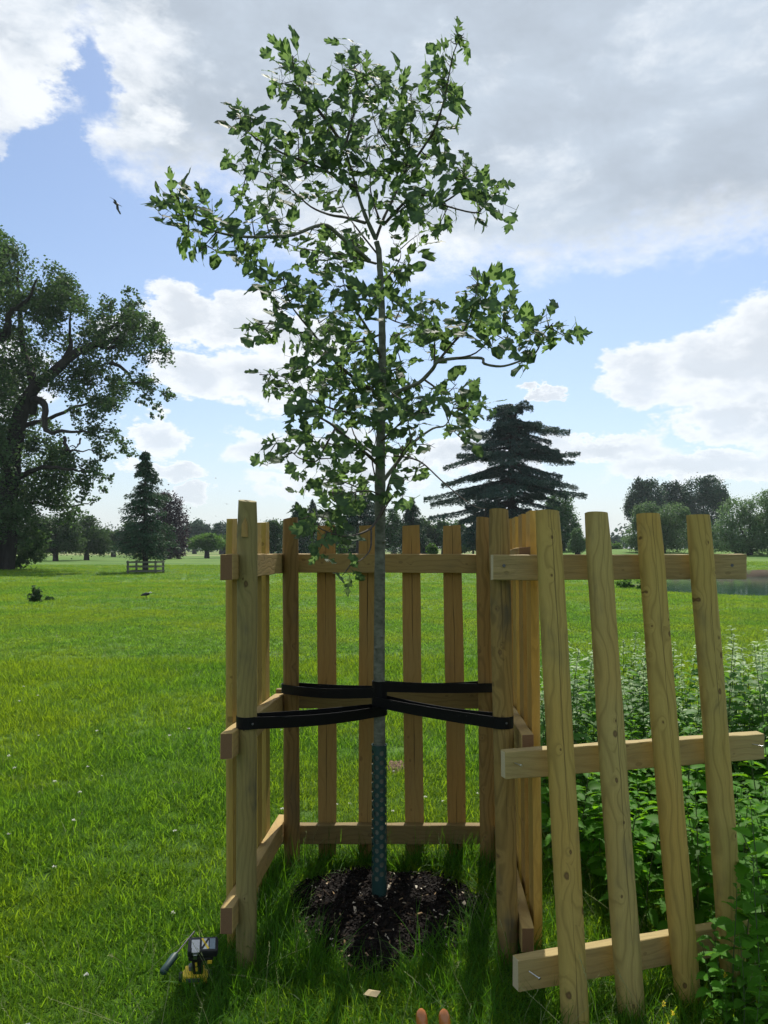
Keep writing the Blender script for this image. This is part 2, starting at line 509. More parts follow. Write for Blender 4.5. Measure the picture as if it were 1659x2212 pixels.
def dirt_mat():
    m, nt, out = new_mat('dry_dug_earth')
    geo = nt.nodes.new('ShaderNodeNewGeometry')
    pos = S(nt, geo.outputs['Position'])
    a = noise(nt, pos, 28, 5, 0.7)
    c = mixc(nt, a.step(0.3, 0.7), (0.07, 0.045, 0.03), (0.24, 0.17, 0.115))
    principled(nt, out, c, 0.95, bump=a, bump_strength=1.0, bump_dist=0.03, spec=0.1)
    return m


def water_mat():
    m, nt, out = new_mat('pond_water')
    geo = nt.nodes.new('ShaderNodeNewGeometry')
    pos = S(nt, geo.outputs['Position'])
    x, y, z = xyz(nt, pos)
    a = noise(nt, vec(nt, x * 0.5, y * 1.6, z), 1.6, 4, 0.6)
    b = principled(nt, out, (0.020, 0.062, 0.045), 0.06, bump=a, bump_strength=0.10, bump_dist=0.05, spec=0.5)
    b.inputs['IOR'].default_value = 1.33
    return m


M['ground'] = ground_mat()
M['mulch'] = mulch_mat()
M['chips'] = chip_mat()
M['dirt'] = dirt_mat()
M['water'] = water_mat()

# ------------------------------------------------------------------ mesh helpers


class MB:
    """collects vertices and faces, then links them as one mesh object"""
    def __init__(self):
        self.v, self.f, self.m, self.sm = [], [], [], []
        self.mats = []

    def mat(self, m):
        if m not in self.mats:
            self.mats.append(m)
        return self.mats.index(m)

    def add(self, verts, faces, m=0, smooth=False):
        o = len(self.v)
        self.v.extend([tuple(p) for p in verts])
        for f in faces:
            self.f.append(tuple(i + o for i in f))
            self.m.append(m)
            self.sm.append(smooth)

    def box(self, a, b, m=0, M4=None, bevel=0.0):
        (x0, y0, z0), (x1, y1, z1) = a, b
        if bevel:
            bm = bmesh.new()
            bmesh.ops.create_cube(bm, size=1)
            for v in bm.verts:
                v.co = Vector(((x0 + x1) / 2 + v.co.x * (x1 - x0), (y0 + y1) / 2 + v.co.y * (y1 - y0), (z0 + z1) / 2 + v.co.z * (z1 - z0)))
            bmesh.ops.bevel(bm, geom=bm.edges[:], offset=bevel, segments=2, affect='EDGES', profile=0.6)
            bm.verts.index_update()
            vs = [v.co.copy() for v in bm.verts]
            fs = [[v.index for v in f.verts] for f in bm.faces]
            bm.free()
        else:
            vs = [Vector(p) for p in ((x0, y0, z0), (x1, y0, z0), (x1, y1, z0), (x0, y1, z0), (x0, y0, z1), (x1, y0, z1), (x1, y1, z1), (x0, y1, z1))]
            fs = [(3, 2, 1, 0), (4, 5, 6, 7), (0, 1, 5, 4), (1, 2, 6, 5), (2, 3, 7, 6), (3, 0, 4, 7)]
        if M4 is not None:
            vs = [M4 @ p for p in vs]
        self.add(vs, fs, m)

    def tube(self, pts, rad, seg=8, m=0, cap=True, smooth=True):
        pts = [Vector(p) for p in pts]
        if not hasattr(rad, '__len__'):
            rad = [rad] * len(pts)
        t0 = (pts[1] - pts[0]).normalized()
        up = Vector((0, 0, 1)) if abs(t0.z) < 0.9 else Vector((1, 0, 0))
        n = t0.cross(up).normalized()
        vs, fs = [], []
        for i, p in enumerate(pts):
            if i == 0:
                t = t0
            elif i == len(pts) - 1:
                t = (pts[i] - pts[i - 1]).normalized()
            else:
                t = (pts[i + 1] - pts[i - 1]).normalized()
            n = (n - t * n.dot(t))
            if n.length < 1e-6:
                n = t.orthogonal()
            n.normalize()
            b = t.cross(n)
            for k in range(seg):
                a = 2 * math.pi * k / seg
                vs.append(p + (n * math.cos(a) + b * math.sin(a)) * rad[i])
        for i in range(len(pts) - 1):
            for k in range(seg):
                k2 = (k + 1) % seg
                fs.append((i * seg + k, i * seg + k2, (i + 1) * seg + k2, (i + 1) * seg + k))
        self.add(vs, fs, m, smooth)
        if cap:
            self.add(vs[:seg], [tuple(range(seg))[::-1]], m)
            self.add(vs[-seg:], [tuple(range(seg))], m)

    def build(self, name, mats, parent=None, sharp=None, loc=None):
        if not isinstance(mats, (list, tuple)):
            mats = [mats]
        me = bpy.data.meshes.new(name)
        me.from_pydata(self.v, [], self.f)
        me.polygons.foreach_set('material_index', self.m)
        me.polygons.foreach_set('use_smooth', self.sm)
        for mt in mats:
            me.materials.append(mt)
        me.update()
        if sharp:
            me.set_sharp_from_angle(angle=sharp)
        return link(name, me, parent, loc)


def link(name, me, parent=None, loc=None):
    o = bpy.data.objects.new(name, me)
    C.objects.link(o)
    if parent is not None:
        o.parent = parent
        o.matrix_parent_inverse = Matrix.Identity(4)
    if loc is not None:
        o.location = loc
    return o


def tag(o, label=None, cat=None, group=None, kind=None):
    for k, v in (('label', label), ('category', cat), ('group', group), ('kind', kind)):
        if v:
            o[k] = v
    return o


def thing(name, label, cat, loc=(0, 0, 0), group=None):
    o = bpy.data.objects.new(name, None)
    o.empty_display_size = 0.1
    C.objects.link(o)
    o.location = loc
    return tag(o, label, cat, group)


def np_mesh(name, verts, faces, mats, mat_idx=None, smooth=False):
    me = bpy.data.meshes.new(name)
    nv, nf, k = len(verts), len(faces), faces.shape[1]
    me.vertices.add(nv)
    me.vertices.foreach_set('co', np.asarray(verts, np.float32).ravel())
    me.loops.add(nf * k)
    me.loops.foreach_set('vertex_index', np.asarray(faces, np.int32).ravel())
    me.polygons.add(nf)
    me.polygons.foreach_set('loop_start', np.arange(0, nf * k, k, dtype=np.int32))
    if mat_idx is not None:
        me.polygons.foreach_set('material_index', np.asarray(mat_idx, np.int32))
    if smooth:
        me.polygons.foreach_set('use_smooth', np.ones(nf, bool))
    for m in (mats if isinstance(mats, (list, tuple)) else [mats]):
        me.materials.append(m)
    me.update(calc_edges=True)
    return me


def basis(z, ydir):
    z = z.normalized()
    y = (ydir - z * ydir.dot(z)).normalized()
    x = y.cross(z)
    m = Matrix((x, y, z)).transposed().to_4x4()
    return m


# ------------------------------------------------------------------ ground
POND_Z = -0.50


def smooth01(t):
    t = np.clip(t, 0, 1)
    return t * t * (3 - 2 * t)


def pond_in(x, y):
    """how far inside the pond a point lies (metres, about)"""
    x = np.asarray(x, float); y = np.asarray(y, float)
    wob = 0.9 * np.sin(x * 0.35 + 1.0) + 0.5 * np.sin(x * 0.9) + 0.25 * np.sin(x * 2.1 + y)
    near = y - (29.5 + 0.3 * np.sin(x * 0.5) + np.clip(15.0 - x, 0, 9) * 0.75)
    far = (59.0 + wob + np.clip(x - 30, 0, 40) * 0.03) - y
    left = (x - (0.333 * y + 0.7 * np.sin(y * 0.45) + 0.5 * np.sin(y * 1.3)))
    return np.minimum(np.minimum(near, far), left)


def ground_h(x, y):
    x = np.asarray(x, float); y = np.asarray(y, float)
    d = pond_in(x, y)
    h = 0.03 * np.sin(x * 0.21 + 0.7) * np.sin(y * 0.17) * smooth01((y - 6) / 10)
    basin = -1.15 * smooth01((d + 0.55) / 1.3)
    bank = 0.16 * smooth01((y - 60) / 6) * smooth01((x - 6) / 8) + 1.3 * smooth01((y - 62) / 60) * smooth01((x - 10) / 20)
    nearbank = -0.24 * smooth01((x - 6) / 8) * smooth01((y - 20) / 9) * smooth01((58 - y) / 3)
    return h + basin + bank + nearbank


def build_ground():
    xs = np.concatenate([np.array([-2500, -1200, -600, -300, -180, -120, -90, -70]), np.arange(-55, 5, 2.5), np.arange(5, 62, 0.5), np.array([66, 75, 90, 120, 180, 300, 600, 1200, 2500])])
    ys = np.concatenate([np.array([-60, -30, -10, -3]), np.arange(0, 27, 1.5), np.arange(27, 66, 0.45), np.array([70, 76, 84, 95, 110, 130, 160, 200, 260, 350, 500, 900, 1500, 3000])])
    X, Y = np.meshgrid(xs, ys)
    Z = ground_h(X, Y)
    v = np.stack([X, Y, Z], -1).reshape(-1, 3)
    nx, ny = len(xs), len(ys)
    i = np.arange((ny - 1) * nx).reshape(ny - 1, nx)[:, :-1].ravel()
    f = np.stack([i, i + 1, i + nx + 1, i + nx], -1)
    me = np_mesh('ground', v, f, M['ground'], smooth=True)
    o = link('ground', me)
    tag(o, kind='structure')
    mb = MB()
    n = 60
    mb.add([(6, 26, POND_Z), (75, 26, POND_Z), (75, 66, POND_Z), (6, 66, POND_Z)], [(0, 1, 2, 3)])
    w = mb.build('pond_water', M['water'])
    tag(w, kind='structure')


build_ground()

# ------------------------------------------------------------------ scatter by geometry nodes


def scatter(name, pts, sources, scl, label=None, kind='stuff', tilt=0.15, rots=None):
    """one object: instances of the source meshes on the given points"""
    n = len(pts)
    me = bpy.data.meshes.new(name)
    me.vertices.add(n)
    me.vertices.foreach_set('co', np.asarray(pts, np.float32).ravel())
    a = me.attributes.new('scl', 'FLOAT_VECTOR', 'POINT')
    s3 = np.asarray(scl, np.float32)
    if s3.ndim == 1:
        s3 = np.stack([s3] * 3, -1)
    a.data.foreach_set('vector', s3.ravel())
    if rots is None:
        rots = np.stack([rng.normal(0, tilt, n), rng.normal(0, tilt, n), rng.uniform(0, 6.283, n)], -1)
    b = me.attributes.new('rot', 'FLOAT_VECTOR', 'POINT')
    b.data.foreach_set('vector', rots.astype(np.float32).ravel())
    c = me.attributes.new('pick', 'INT', 'POINT')
    c.data.foreach_set('value', rng.integers(0, len(sources), n).astype(np.int32))
    o = link(name, me)
    ng = bpy.data.node_groups.new(name + '_nodes', 'GeometryNodeTree')
    ng.interface.new_socket('Geometry', in_out='INPUT', socket_type='NodeSocketGeometry')
    ng.interface.new_socket('Geometry', in_out='OUTPUT', socket_type='NodeSocketGeometry')
    gi = ng.nodes.new('NodeGroupInput')
    go = ng.nodes.new('NodeGroupOutput')
    inst = ng.nodes.new('GeometryNodeInstanceOnPoints')
    join = ng.nodes.new('GeometryNodeJoinGeometry')
    for s in reversed(sources):
        oi = ng.nodes.new('GeometryNodeObjectInfo')
        oi.inputs['Object'].default_value = s
        oi.inputs['As Instance'].default_value = True
        ng.links.new(oi.outputs['Geometry'], join.inputs[0])
    def attr(nm, dt):
        k = ng.nodes.new('GeometryNodeInputNamedAttribute')
        k.data_type = dt
        k.inputs['Name'].default_value = nm
        return k.outputs['Attribute']
    ng.links.new(gi.outputs[0], inst.inputs['Points'])
    ng.links.new(join.outputs[0], inst.inputs['Instance'])
    inst.inputs['Pick Instance'].default_value = True
    ng.links.new(attr('pick', 'INT'), inst.inputs['Instance Index'])
    e2r = ng.nodes.new('FunctionNodeEulerToRotation')
    ng.links.new(attr('rot', 'FLOAT_VECTOR'), e2r.inputs[0])
    ng.links.new(e2r.outputs[0], inst.inputs['Rotation'])
    ng.links.new(attr('scl', 'FLOAT_VECTOR'), inst.inputs['Scale'])
    ng.links.new(inst.outputs[0], go.inputs[0])
    md = o.modifiers.new('scatter', 'NODES')
    md.node_group = ng
    return tag(o, label, kind=kind)


def source(name, mb, mat):
    """a mesh object that is only instanced, never linked"""
    me = bpy.data.meshes.new(name)
    me.from_pydata(mb.v, [], mb.f)
    me.polygons.foreach_set('use_smooth', mb.sm)
    me.polygons.foreach_set('material_index', mb.m)
    for m in (mat if isinstance(mat, (list, tuple)) else [mat]):
        me.materials.append(m)
    me.update()
    return bpy.data.objects.new(name, me)


def blade(mb, root, ang, lean, length, width, curl, segs=3):
    d = Vector((math.cos(ang), math.sin(ang), 0))
    side = Vector((-d.y, d.x, 0))
    vs, fs = [], []
    p = Vector(root)
    th = lean
    for i in range(segs + 1):
        t = i / segs
        w = width * (1 - t) ** 0.7 * 0.5 if i < segs else 0
        if i < segs:
            vs += [p - side * w, p + side * w]
        else:
            vs.append(p.copy())
        th += curl / segs
        p = p + (d * math.sin(th) + Vector((0, 0, 1)) * math.cos(th)) * (length / segs)
    for i in range(segs - 1):
        fs.append((2 * i, 2 * i + 1, 2 * i + 3, 2 * i + 2))
    fs.append((2 * segs - 2, 2 * segs - 1, 2 * segs))
    mb.add(vs, fs, 0, True)


def tuft(nb, rad, lmin, lmax, w, lean, curl):
    mb = MB()
    for _ in range(nb):
        a = random.uniform(0, 6.283)
        r = rad * math.sqrt(random.random())
        blade(mb, (r * math.cos(a), r * math.sin(a), -0.005), random.uniform(0, 6.283), random.uniform(0, lean), random.uniform(lmin, lmax), w * random.uniform(0.7, 1.3), random.uniform(0.1, curl))
    return mb


MULCH_C, MULCH_RX, MULCH_RY = (0.0, 3.395), 0.41, 0.44


def in_mulch(x, y, grow=1.0):
    a = np.arctan2(y - MULCH_C[1], x - MULCH_C[0])
    wob = 1 + 0.10 * np.sin(a * 3 + 0.5) + 0.06 * np.sin(a * 7 + 1)
    return ((x - MULCH_C[0]) / MULCH_RX) ** 2 + ((y - MULCH_C[1]) / MULCH_RY) ** 2 < (wob * grow) ** 2


def frustum_points(d0, d1, dens, margin=0.35, slope=0.53):
    w1 = slope * d1 + margin
    n = int(dens * (d1 - d0) * 2 * w1)
    y = rng.uniform(d0, d1, n)
    x = rng.uniform(-w1, w1, n)
    k = np.abs(x) < slope * y + margin
    x, y = x[k], y[k]
    k = (pond_in(x, y) < -0.6) & ~in_mulch(x, y, 0.97)
    x, y = x[k], y[k]
    return x, y


def build_grass():
    short = [source('grass_tuft', tuft(17, 0.055, 0.035, 0.105, 0.0052, 0.9, 1.6), M['grass']) for _ in range(6)]
    far = [source('grass_tuft_far', tuft(18, 0.13, 0.06, 0.13, 0.014, 0.8, 1.2), M['meadow']) for _ in range(5)]
    longg = [source('grass_long', tuft(14, 0.035, 0.12, 0.28, 0.0040, 0.45, 1.9), M['grass_long']) for _ in range(6)]
    pts, sc = [], []
    for d0, d1, dens, s in ((1.5, 3.6, 1250, 0.95), (3.6, 6.0, 800, 1.05), (6.0, 11.0, 430, 1.3)):
        x, y = frustum_points(d0, d1, dens, 0.5)
        pts.append(np.stack([x, y, ground_h(x, y)], -1))
        # clumpy lawn: height follows a slow pattern
        q = 0.88 + 0.22 * np.sin(x * 3.1 + 2 * np.sin(y * 1.7)) * np.sin(y * 2.3 + x)
        sc.append(s * q * rng.uniform(0.7, 1.35, len(x)))
    p = np.concatenate(pts); s = np.concatenate(sc)
    tag(scatter('lawn_grass', p, short, s, 'short green lawn grass around the wooden tree guard'), cat=None)
    pts, sc = [], []
    for d0, d1, dens, s in ((11.0, 20.0, 190, 0.62), (20.0, 36.0, 60, 0.8), (36.0, 75.0, 12, 1.15)):
        x, y = frustum_points(d0, d1, dens, 1.5)
        pts.append(np.stack([x, y, ground_h(x, y)], -1))
        sc.append(s * rng.uniform(0.6, 1.2, len(x)))
    p = np.concatenate(pts); s = np.concatenate(sc)
    scatter('meadow_grass', p, far, np.stack([s * 1.2, s * 1.2, s * 0.8], -1), 'open meadow grass stretching to the far trees')
    # long grass that was not mown: inside the guard and in front of it
    x = rng.uniform(-1.3, 2.2, 12000); y = rng.uniform(1.5, 4.05, 12000)
    inside = (np.abs(x) < 0.56) & (y > 2.9) & (y < 3.95)
    front = (y < 3.0) & (x > -0.75 + (3.0 - y) * 0.15)
    right = (x > 0.5) & (y < 3.9)
    post = (np.hypot(x + 0.5, y - 2.9) < 0.22)
    keep = (inside | post | (front & (rng.random(12000) < 0.62)) | (right & (rng.random(12000) < 0.45))) & ~in_mulch(x, y, 1.05)
    keep &= rng.random(12000) < 0.62
    x, y = x[keep], y[keep]
    s = rng.uniform(0.5, 1.1, len(x)) * np.where((np.abs(x) < 0.55) & (y > 2.9), 0.95, 0.72)
    scatter('long_grass', np.stack([x, y, np.zeros(len(x))], -1), longg, s, 'long dark green grass inside and before the tree guard', tilt=0.25)
    # pale seed stalks
    st = []
    for _ in range(5):
        mb = MB()
        a = random.uniform(0, 6.28)
        h = random.uniform(0.22, 0.38)
        bend = random.uniform(0.05, 0.2)
        pp = [Vector((bend * t * t * math.cos(a), bend * t * t * math.sin(a), h * t)) for t in (0, .25, .5, .75, 1)]
        mb.tube(pp, [0.0011, 0.001, 0.0009, 0.0008, 0.0004], 3)
        for k in range(9):
            q = pp[3].lerp(pp[4], k / 9)
            blade(mb, q, random.uniform(0, 6.28), 0.5, 0.014, 0.003, 0.2, 2)
        st.append(source('seed_stalk', mb, M['grass_dry']))
    n = 420
    x = rng.uniform(-1.2, 2.0, n); y = rng.uniform(1.6, 3.9, n)
    k = ~in_mulch(x, y, 1.0) & ((np.abs(x) < .55) | (y < 3.0) | (x > .5))
    x, y = x[k], y[k]
    scatter('seed_stalks', np.stack([x, y, np.zeros(len(x))], -1), st, rng.uniform(0.4, 0.9, len(x)), 'thin pale grass stalks in the foreground', tilt=0.45)
    # clover flowers
    fl = []
    for _ in range(3):
        mb = MB()
        mb.tube([(0, 0, 0), (0.004, 0.0, 0.03), (0.006, 0.002, 0.055)], 0.0011, 3)
        for k in range(22):
            u, w = random.uniform(0, 6.28), random.uniform(-0.4, 1)
            r = math.sqrt(1 - w * w)
            c = Vector((0.006 + 0.008 * r * math.cos(u), 0.002 + 0.008 * r * math.sin(u), 0.058 + 0.008 * w))
            blade(mb, c, u, 0.9, 0.008, 0.006, 0.2, 2)
            for q in range(1, 3):
                mb.m[-q] = 1
        fl.append(source('clover', mb, [M['nettle_stem'], M['clover']]))
    x, y = frustum_points(2.5, 9.0, 6.0, 0.3)
    cl = np.sin(x * 2.2 + 1) * np.sin(y * 1.7 + x * 0.6) + rng.normal(0, 0.4, len(x))
    k = (cl > 0.25) & (x < 0.9) & ~((np.abs(x) < .55) & (y < 4) & (y > 2.9)) & ~((y < 3) & (x > -.9))
    x, y = x[k], y[k]
    scatter('clover_flowers', np.stack([x, y, np.full(len(x), 0.01)], -1), fl, rng.uniform(0.6, 1.0, len(x)), 'white clover flowers dotted over the lawn')
    # withered tufts and seed heads scattered through the lawn
    dry = [source('withered_tuft', tuft(7, 0.05, 0.05, 0.13, 0.0035, 1.1, 1.2), M['grass_dry']) for _ in range(4)]
    x, y = frustum_points(2.4, 14.0, 16.0, 0.3)
    wn = np.sin(x * 1.3 + 2.0) * np.sin(y * 1.1 + x * 0.4) + rng.normal(0, .5, len(x))
    k = wn > 0.35
    x, y = x[k], y[k]
    scatter('withered_grass', np.stack([x, y, np.zeros(len(x))], -1), dry, rng.uniform(0.6, 1.1, len(x)), 'withered pale grass blades scattered through the lawn', tilt=.3)
    # yellow flowers at lower right
    yf = []
    for _ in range(2):
        mb = MB()
        mb.tube([(0, 0, 0), (0.01, 0.0, 0.10), (0.016, 0.004, 0.19)], 0.0012, 3)
        for k in range(9):
            a = k * 2.4
            blade(mb, (0.016, 0.004, 0.19 - .002 * k), a, 0.9, 0.010, 0.007, 0.2, 2)
            for q in range(1, 3):
                mb.m[-q] = 1
        yf.append(source('yellow_flower', mb, [M['nettle_stem'], M['yellow_flower']]))
    pts = [P(u, v, d) for u, v, d in ((1428, 2185, 2.45), (1558, 2130, 2.55), (1436, 2196, 2.42), (1470, 2200, 2.44))]
    scatter('yellow_flowers', np.array([[p.x, p.y, 0.0] for p in pts]), yf, np.array([.8, 1.0, .6, .7]), 'few small yellow flowers in the grass at lower right')
    return fl


build_grass()


def build_mulch():
    n = 48
    vs = [(MULCH_C[0], MULCH_C[1], 0.045)]
    fs = []
    for j, r in enumerate((0.35, 0.7, 0.92, 1.04)):
        for k in range(n):
            a = 2 * math.pi * k / n
            wob = 1 + 0.10 * math.sin(a * 3 + 0.5) + 0.06 * math.sin(a * 7 + 1)
            vs.append((MULCH_C[0] + MULCH_RX * r * wob * math.cos(a), MULCH_C[1] + MULCH_RY * r * wob * math.sin(a), (0.042, 0.034, 0.018, -0.02)[j] + random.uniform(-.004, .004)))
    for k in range(n):
        fs.append((0, 1 + k, 1 + (k + 1) % n))
    for j in range(3):
        for k in range(n):
            a, b = 1 + j * n + k, 1 + j * n + (k + 1) % n
            fs.append((a, a + n, b + n, b))
    mb = MB()
    mb.add(vs, fs, 0, True)
    o = mb.build('mulch_soil', M['mulch'])
    tag(o, kind='structure')
    src = []
    for _ in range(6):
        mb = MB()
        l, w, t = random.uniform(.012, .030), random.uniform(.004, .010), random.uniform(.0015, .004)
        mb.box((-l / 2, -w / 2, -t / 2), (l / 2, w / 2, t / 2))
        for i, v in enumerate(mb.v):
            mb.v[i] = tuple(c * random.uniform(0.6, 1.25) for c in v)
        src.append(source('bark_chip', mb, M['chips']))
    n = 6500
    a = rng.uniform(0, 6.283, n); r = np.sqrt(rng.random(n)) * 1.02
    wob = 1 + 0.10 * np.sin(a * 3 + 0.5) + 0.06 * np.sin(a * 7 + 1)
    x = MULCH_C[0] + MULCH_RX * r * wob * np.cos(a); y = MULCH_C[1] + MULCH_RY * r * wob * np.sin(a)
    z = 0.044 - 0.03 * r ** 2 + rng.uniform(0.0, 0.012, n)
    rots = np.stack([rng.normal(0, .5, n), rng.normal(0, .5, n), rng.uniform(0, 6.283, n)], -1)
    scatter('bark_chips', np.stack([x, y, z], -1), src, rng.uniform(0.6, 1.3, n), 'dark bark mulch chips round the sapling', rots=rots)
    # dug earth showing in the lawn beyond the guard
    for (u, v, d, rx, ry, lab) in ((856, 1672, 5.6, 0.085, 0.13, 'brown patch of dug earth in the lawn behind the guard'),):
        mb = MB()
        c = P(u, v, d)
        k = 20
        vs = [(c.x, d, 0.045)]
        for r, h in ((0.5, 0.05), (0.8, 0.035), (1.05, -0.01)):
            for i in range(k):
                a = 2 * math.pi * i / k
                q = r * random.uniform(0.85, 1.15)
                vs.append((c.x + rx * q * math.cos(a), d + ry * q * math.sin(a), h * random.uniform(0.5, 1.3)))
        fs = [(0, 1 + i, 1 + (i + 1) % k) for i in range(k)]
        for j in range(2):
            for i in range(k):
                a, b = 1 + j * k + i, 1 + j * k + (i + 1) % k
                fs.append((a, a + k, b + k, b))
        mb.add(vs, fs, 0, True)
        tag(mb.build('earth_patch', M['dirt']), lab, kind='stuff')


build_mulch()

# ------------------------------------------------------------------ timber


def half_round(name, base, top, round_dir, width, thick, mat, parent, tint=1.0, bow=0.0):
    """half-round pole from base to top; its curved side faces round_dir"""
    base, top = Vector(base), Vector(top)
    L = (top - base).length
    n = 12
    prof = [(-width / 2, 0.0), (-width / 2 * 0.985, thick * 0.30)]
    for k in range(1, n):
        a = math.pi * k / n
        prof.append((-width / 2 * math.cos(a) * 0.985, thick * (0.30 + 0.70 * math.sin(a) ** 0.85)))
    prof += [(width / 2 * 0.985, thick * 0.30), (width / 2, 0.0)]
    ns = 14
    mb = MB()
    vs, fs, k = [], [], len(prof)
    ph = random.uniform(0, 6)
    for j in range(ns + 1):
        t = j / ns
        dx = bow * math.sin(math.pi * t) + 0.0012 * math.sin(7 * t + ph)
        sc = 1 + 0.02 * math.sin(5 * t + ph) + 0.012 * math.sin(17 * t + ph * 2)
        ch = 0.0035 if j in (0, ns) else 0
        for (x, y) in prof:
            vs.append((x * sc * (1 - ch / width * 2) + dx, y * sc * (1 - ch / thick), L * t + (0.004 * (x / width) if j == ns else 0)))
        if j == ns:
            pass
    for j in range(ns):
        for i in range(k):
            i2 = (i + 1) % k
            fs.append((j * k + i, j * k + i2, (j + 1) * k + i2, (j + 1) * k + i))
    mb.add(vs, [f[::-1] for f in fs], 0, True)
    mb.add(vs[:k], [tuple(range(k))], 0)
    mb.add(vs[-k:], [tuple(range(k))[::-1]], 0)
    o = mb.build(name, mat, parent)
    o.data.set_sharp_from_angle(angle=R(38))
    rd = Vector(round_dir)
    m = basis(top - base, rd)
    m.translation = base
    o.matrix_basis = m
    t = tint if hasattr(tint, '__len__') else (tint,) * 3
    o.color = (*t, 1)
    return o


def pole(name, base, top, radius, mat, parent, tint=1.0, flat=None, seg=22):
    base, top = Vector(base), Vector(top)
    L = (top - base).length
    mb = MB()
    ns = 16
    vs, fs = [], []
    ph = random.uniform(0, 6)
    for j in range(ns + 1):
        t = j / ns
        ch = 0.004 if j == ns else 0
        for k in range(seg):
            a = 2 * math.pi * k / seg
            r = radius * (1 + 0.012 * math.sin(3 * a + ph) + 0.010 * math.sin(9 * t + 2 * a)) - ch
            vs.append((r * math.cos(a), r * math.sin(a), L * t + (0.006 * math.cos(a + ph) if j == ns else 0)))
    for j in range(ns):
        for k in range(seg):
            k2 = (k + 1) % seg
            fs.append((j * seg + k, j * seg + k2, (j + 1) * seg + k2, (j + 1) * seg + k))
    mb.add(vs, fs, 0, True)
    mb.add(vs[-seg:], [tuple(range(seg))], 0)
    o = mb.build(name, mat, parent, sharp=R(40))
    m = basis(top - base, Vector((0, 1, 0)))
    m.translation = base
    o.matrix_basis = m
    t = tint if hasattr(tint, '__len__') else (tint,) * 3
    o.color = (*t, 1)
    return o


def rail(name, a, b, height, thick, mat, parent, tint=1.0, updir=(0, 0, 1)):
    """sawn rail from a to b (centre line); height along Z"""
    a, b = Vector(a), Vector(b)
    L = (b - a).length
    bm = bmesh.new()
    bmesh.ops.create_cube(bm, size=1)
    for v in bm.verts:
        v.co = Vector((v.co.x * height, v.co.y * thick, (v.co.z + 0.5) * L))
    bmesh.ops.bevel(bm, geom=bm.edges[:], offset=0.0022, segments=1, affect='EDGES')
    es = [e for e in bm.edges if abs((e.verts[0].co - e.verts[1].co).z) > L * 0.7]
    bmesh.ops.subdivide_edges(bm, edges=es, cuts=22, use_grid_fill=True)
    for v in bm.verts:
        v.co.x += 0.0010 * math.sin(v.co.z * 23 + v.co.y * 60) + random.uniform(-.0006, .0006)
        v.co.y += random.uniform(-.0004, .0004)
        if v.co.z < 0.01 or v.co.z > L - 0.01:
            v.co.z += random.uniform(-.0015, .0015)
    me = bpy.data.meshes.new(name)
    bm.to_mesh(me)
    bm.free()
    me.materials.append(mat)
    me.materials.append(M['end_pale'] if mat in (M['wood_sawn'], M['wood_panel_rail']) else M['end_dark'])
    for p in me.polygons:
        if abs(p.normal.z) > 0.9:
            p.material_index = 1
    o = link(name, me, parent)
    z = (b - a).normalized()
    x = Vector(updir)
    x = (x - z * x.dot(z)).normalized()
    y = z.cross(x)
    m = Matrix((x, y, z)).transposed().to_4x4()
    m.translation = a
    o.matrix_basis = m
    t = tint if hasattr(tint, '__len__') else (tint,) * 3
    o.color = (*t, 1)
    return o


def screw(parent, p, direction, length, name='nail', r=0.0022, head=0.005):
    mb = MB()
    d = Vector(direction).normalized()
    p = Vector(p)
    mb.tube([p, p + d * length], r, 6)
    q = p + d * length
    mb.tube([q, q + d * 0.002], [head, head * 0.9], 10)
    return mb.build(name, M['steel'] if length > 0.01 else M['dark_steel'], parent)


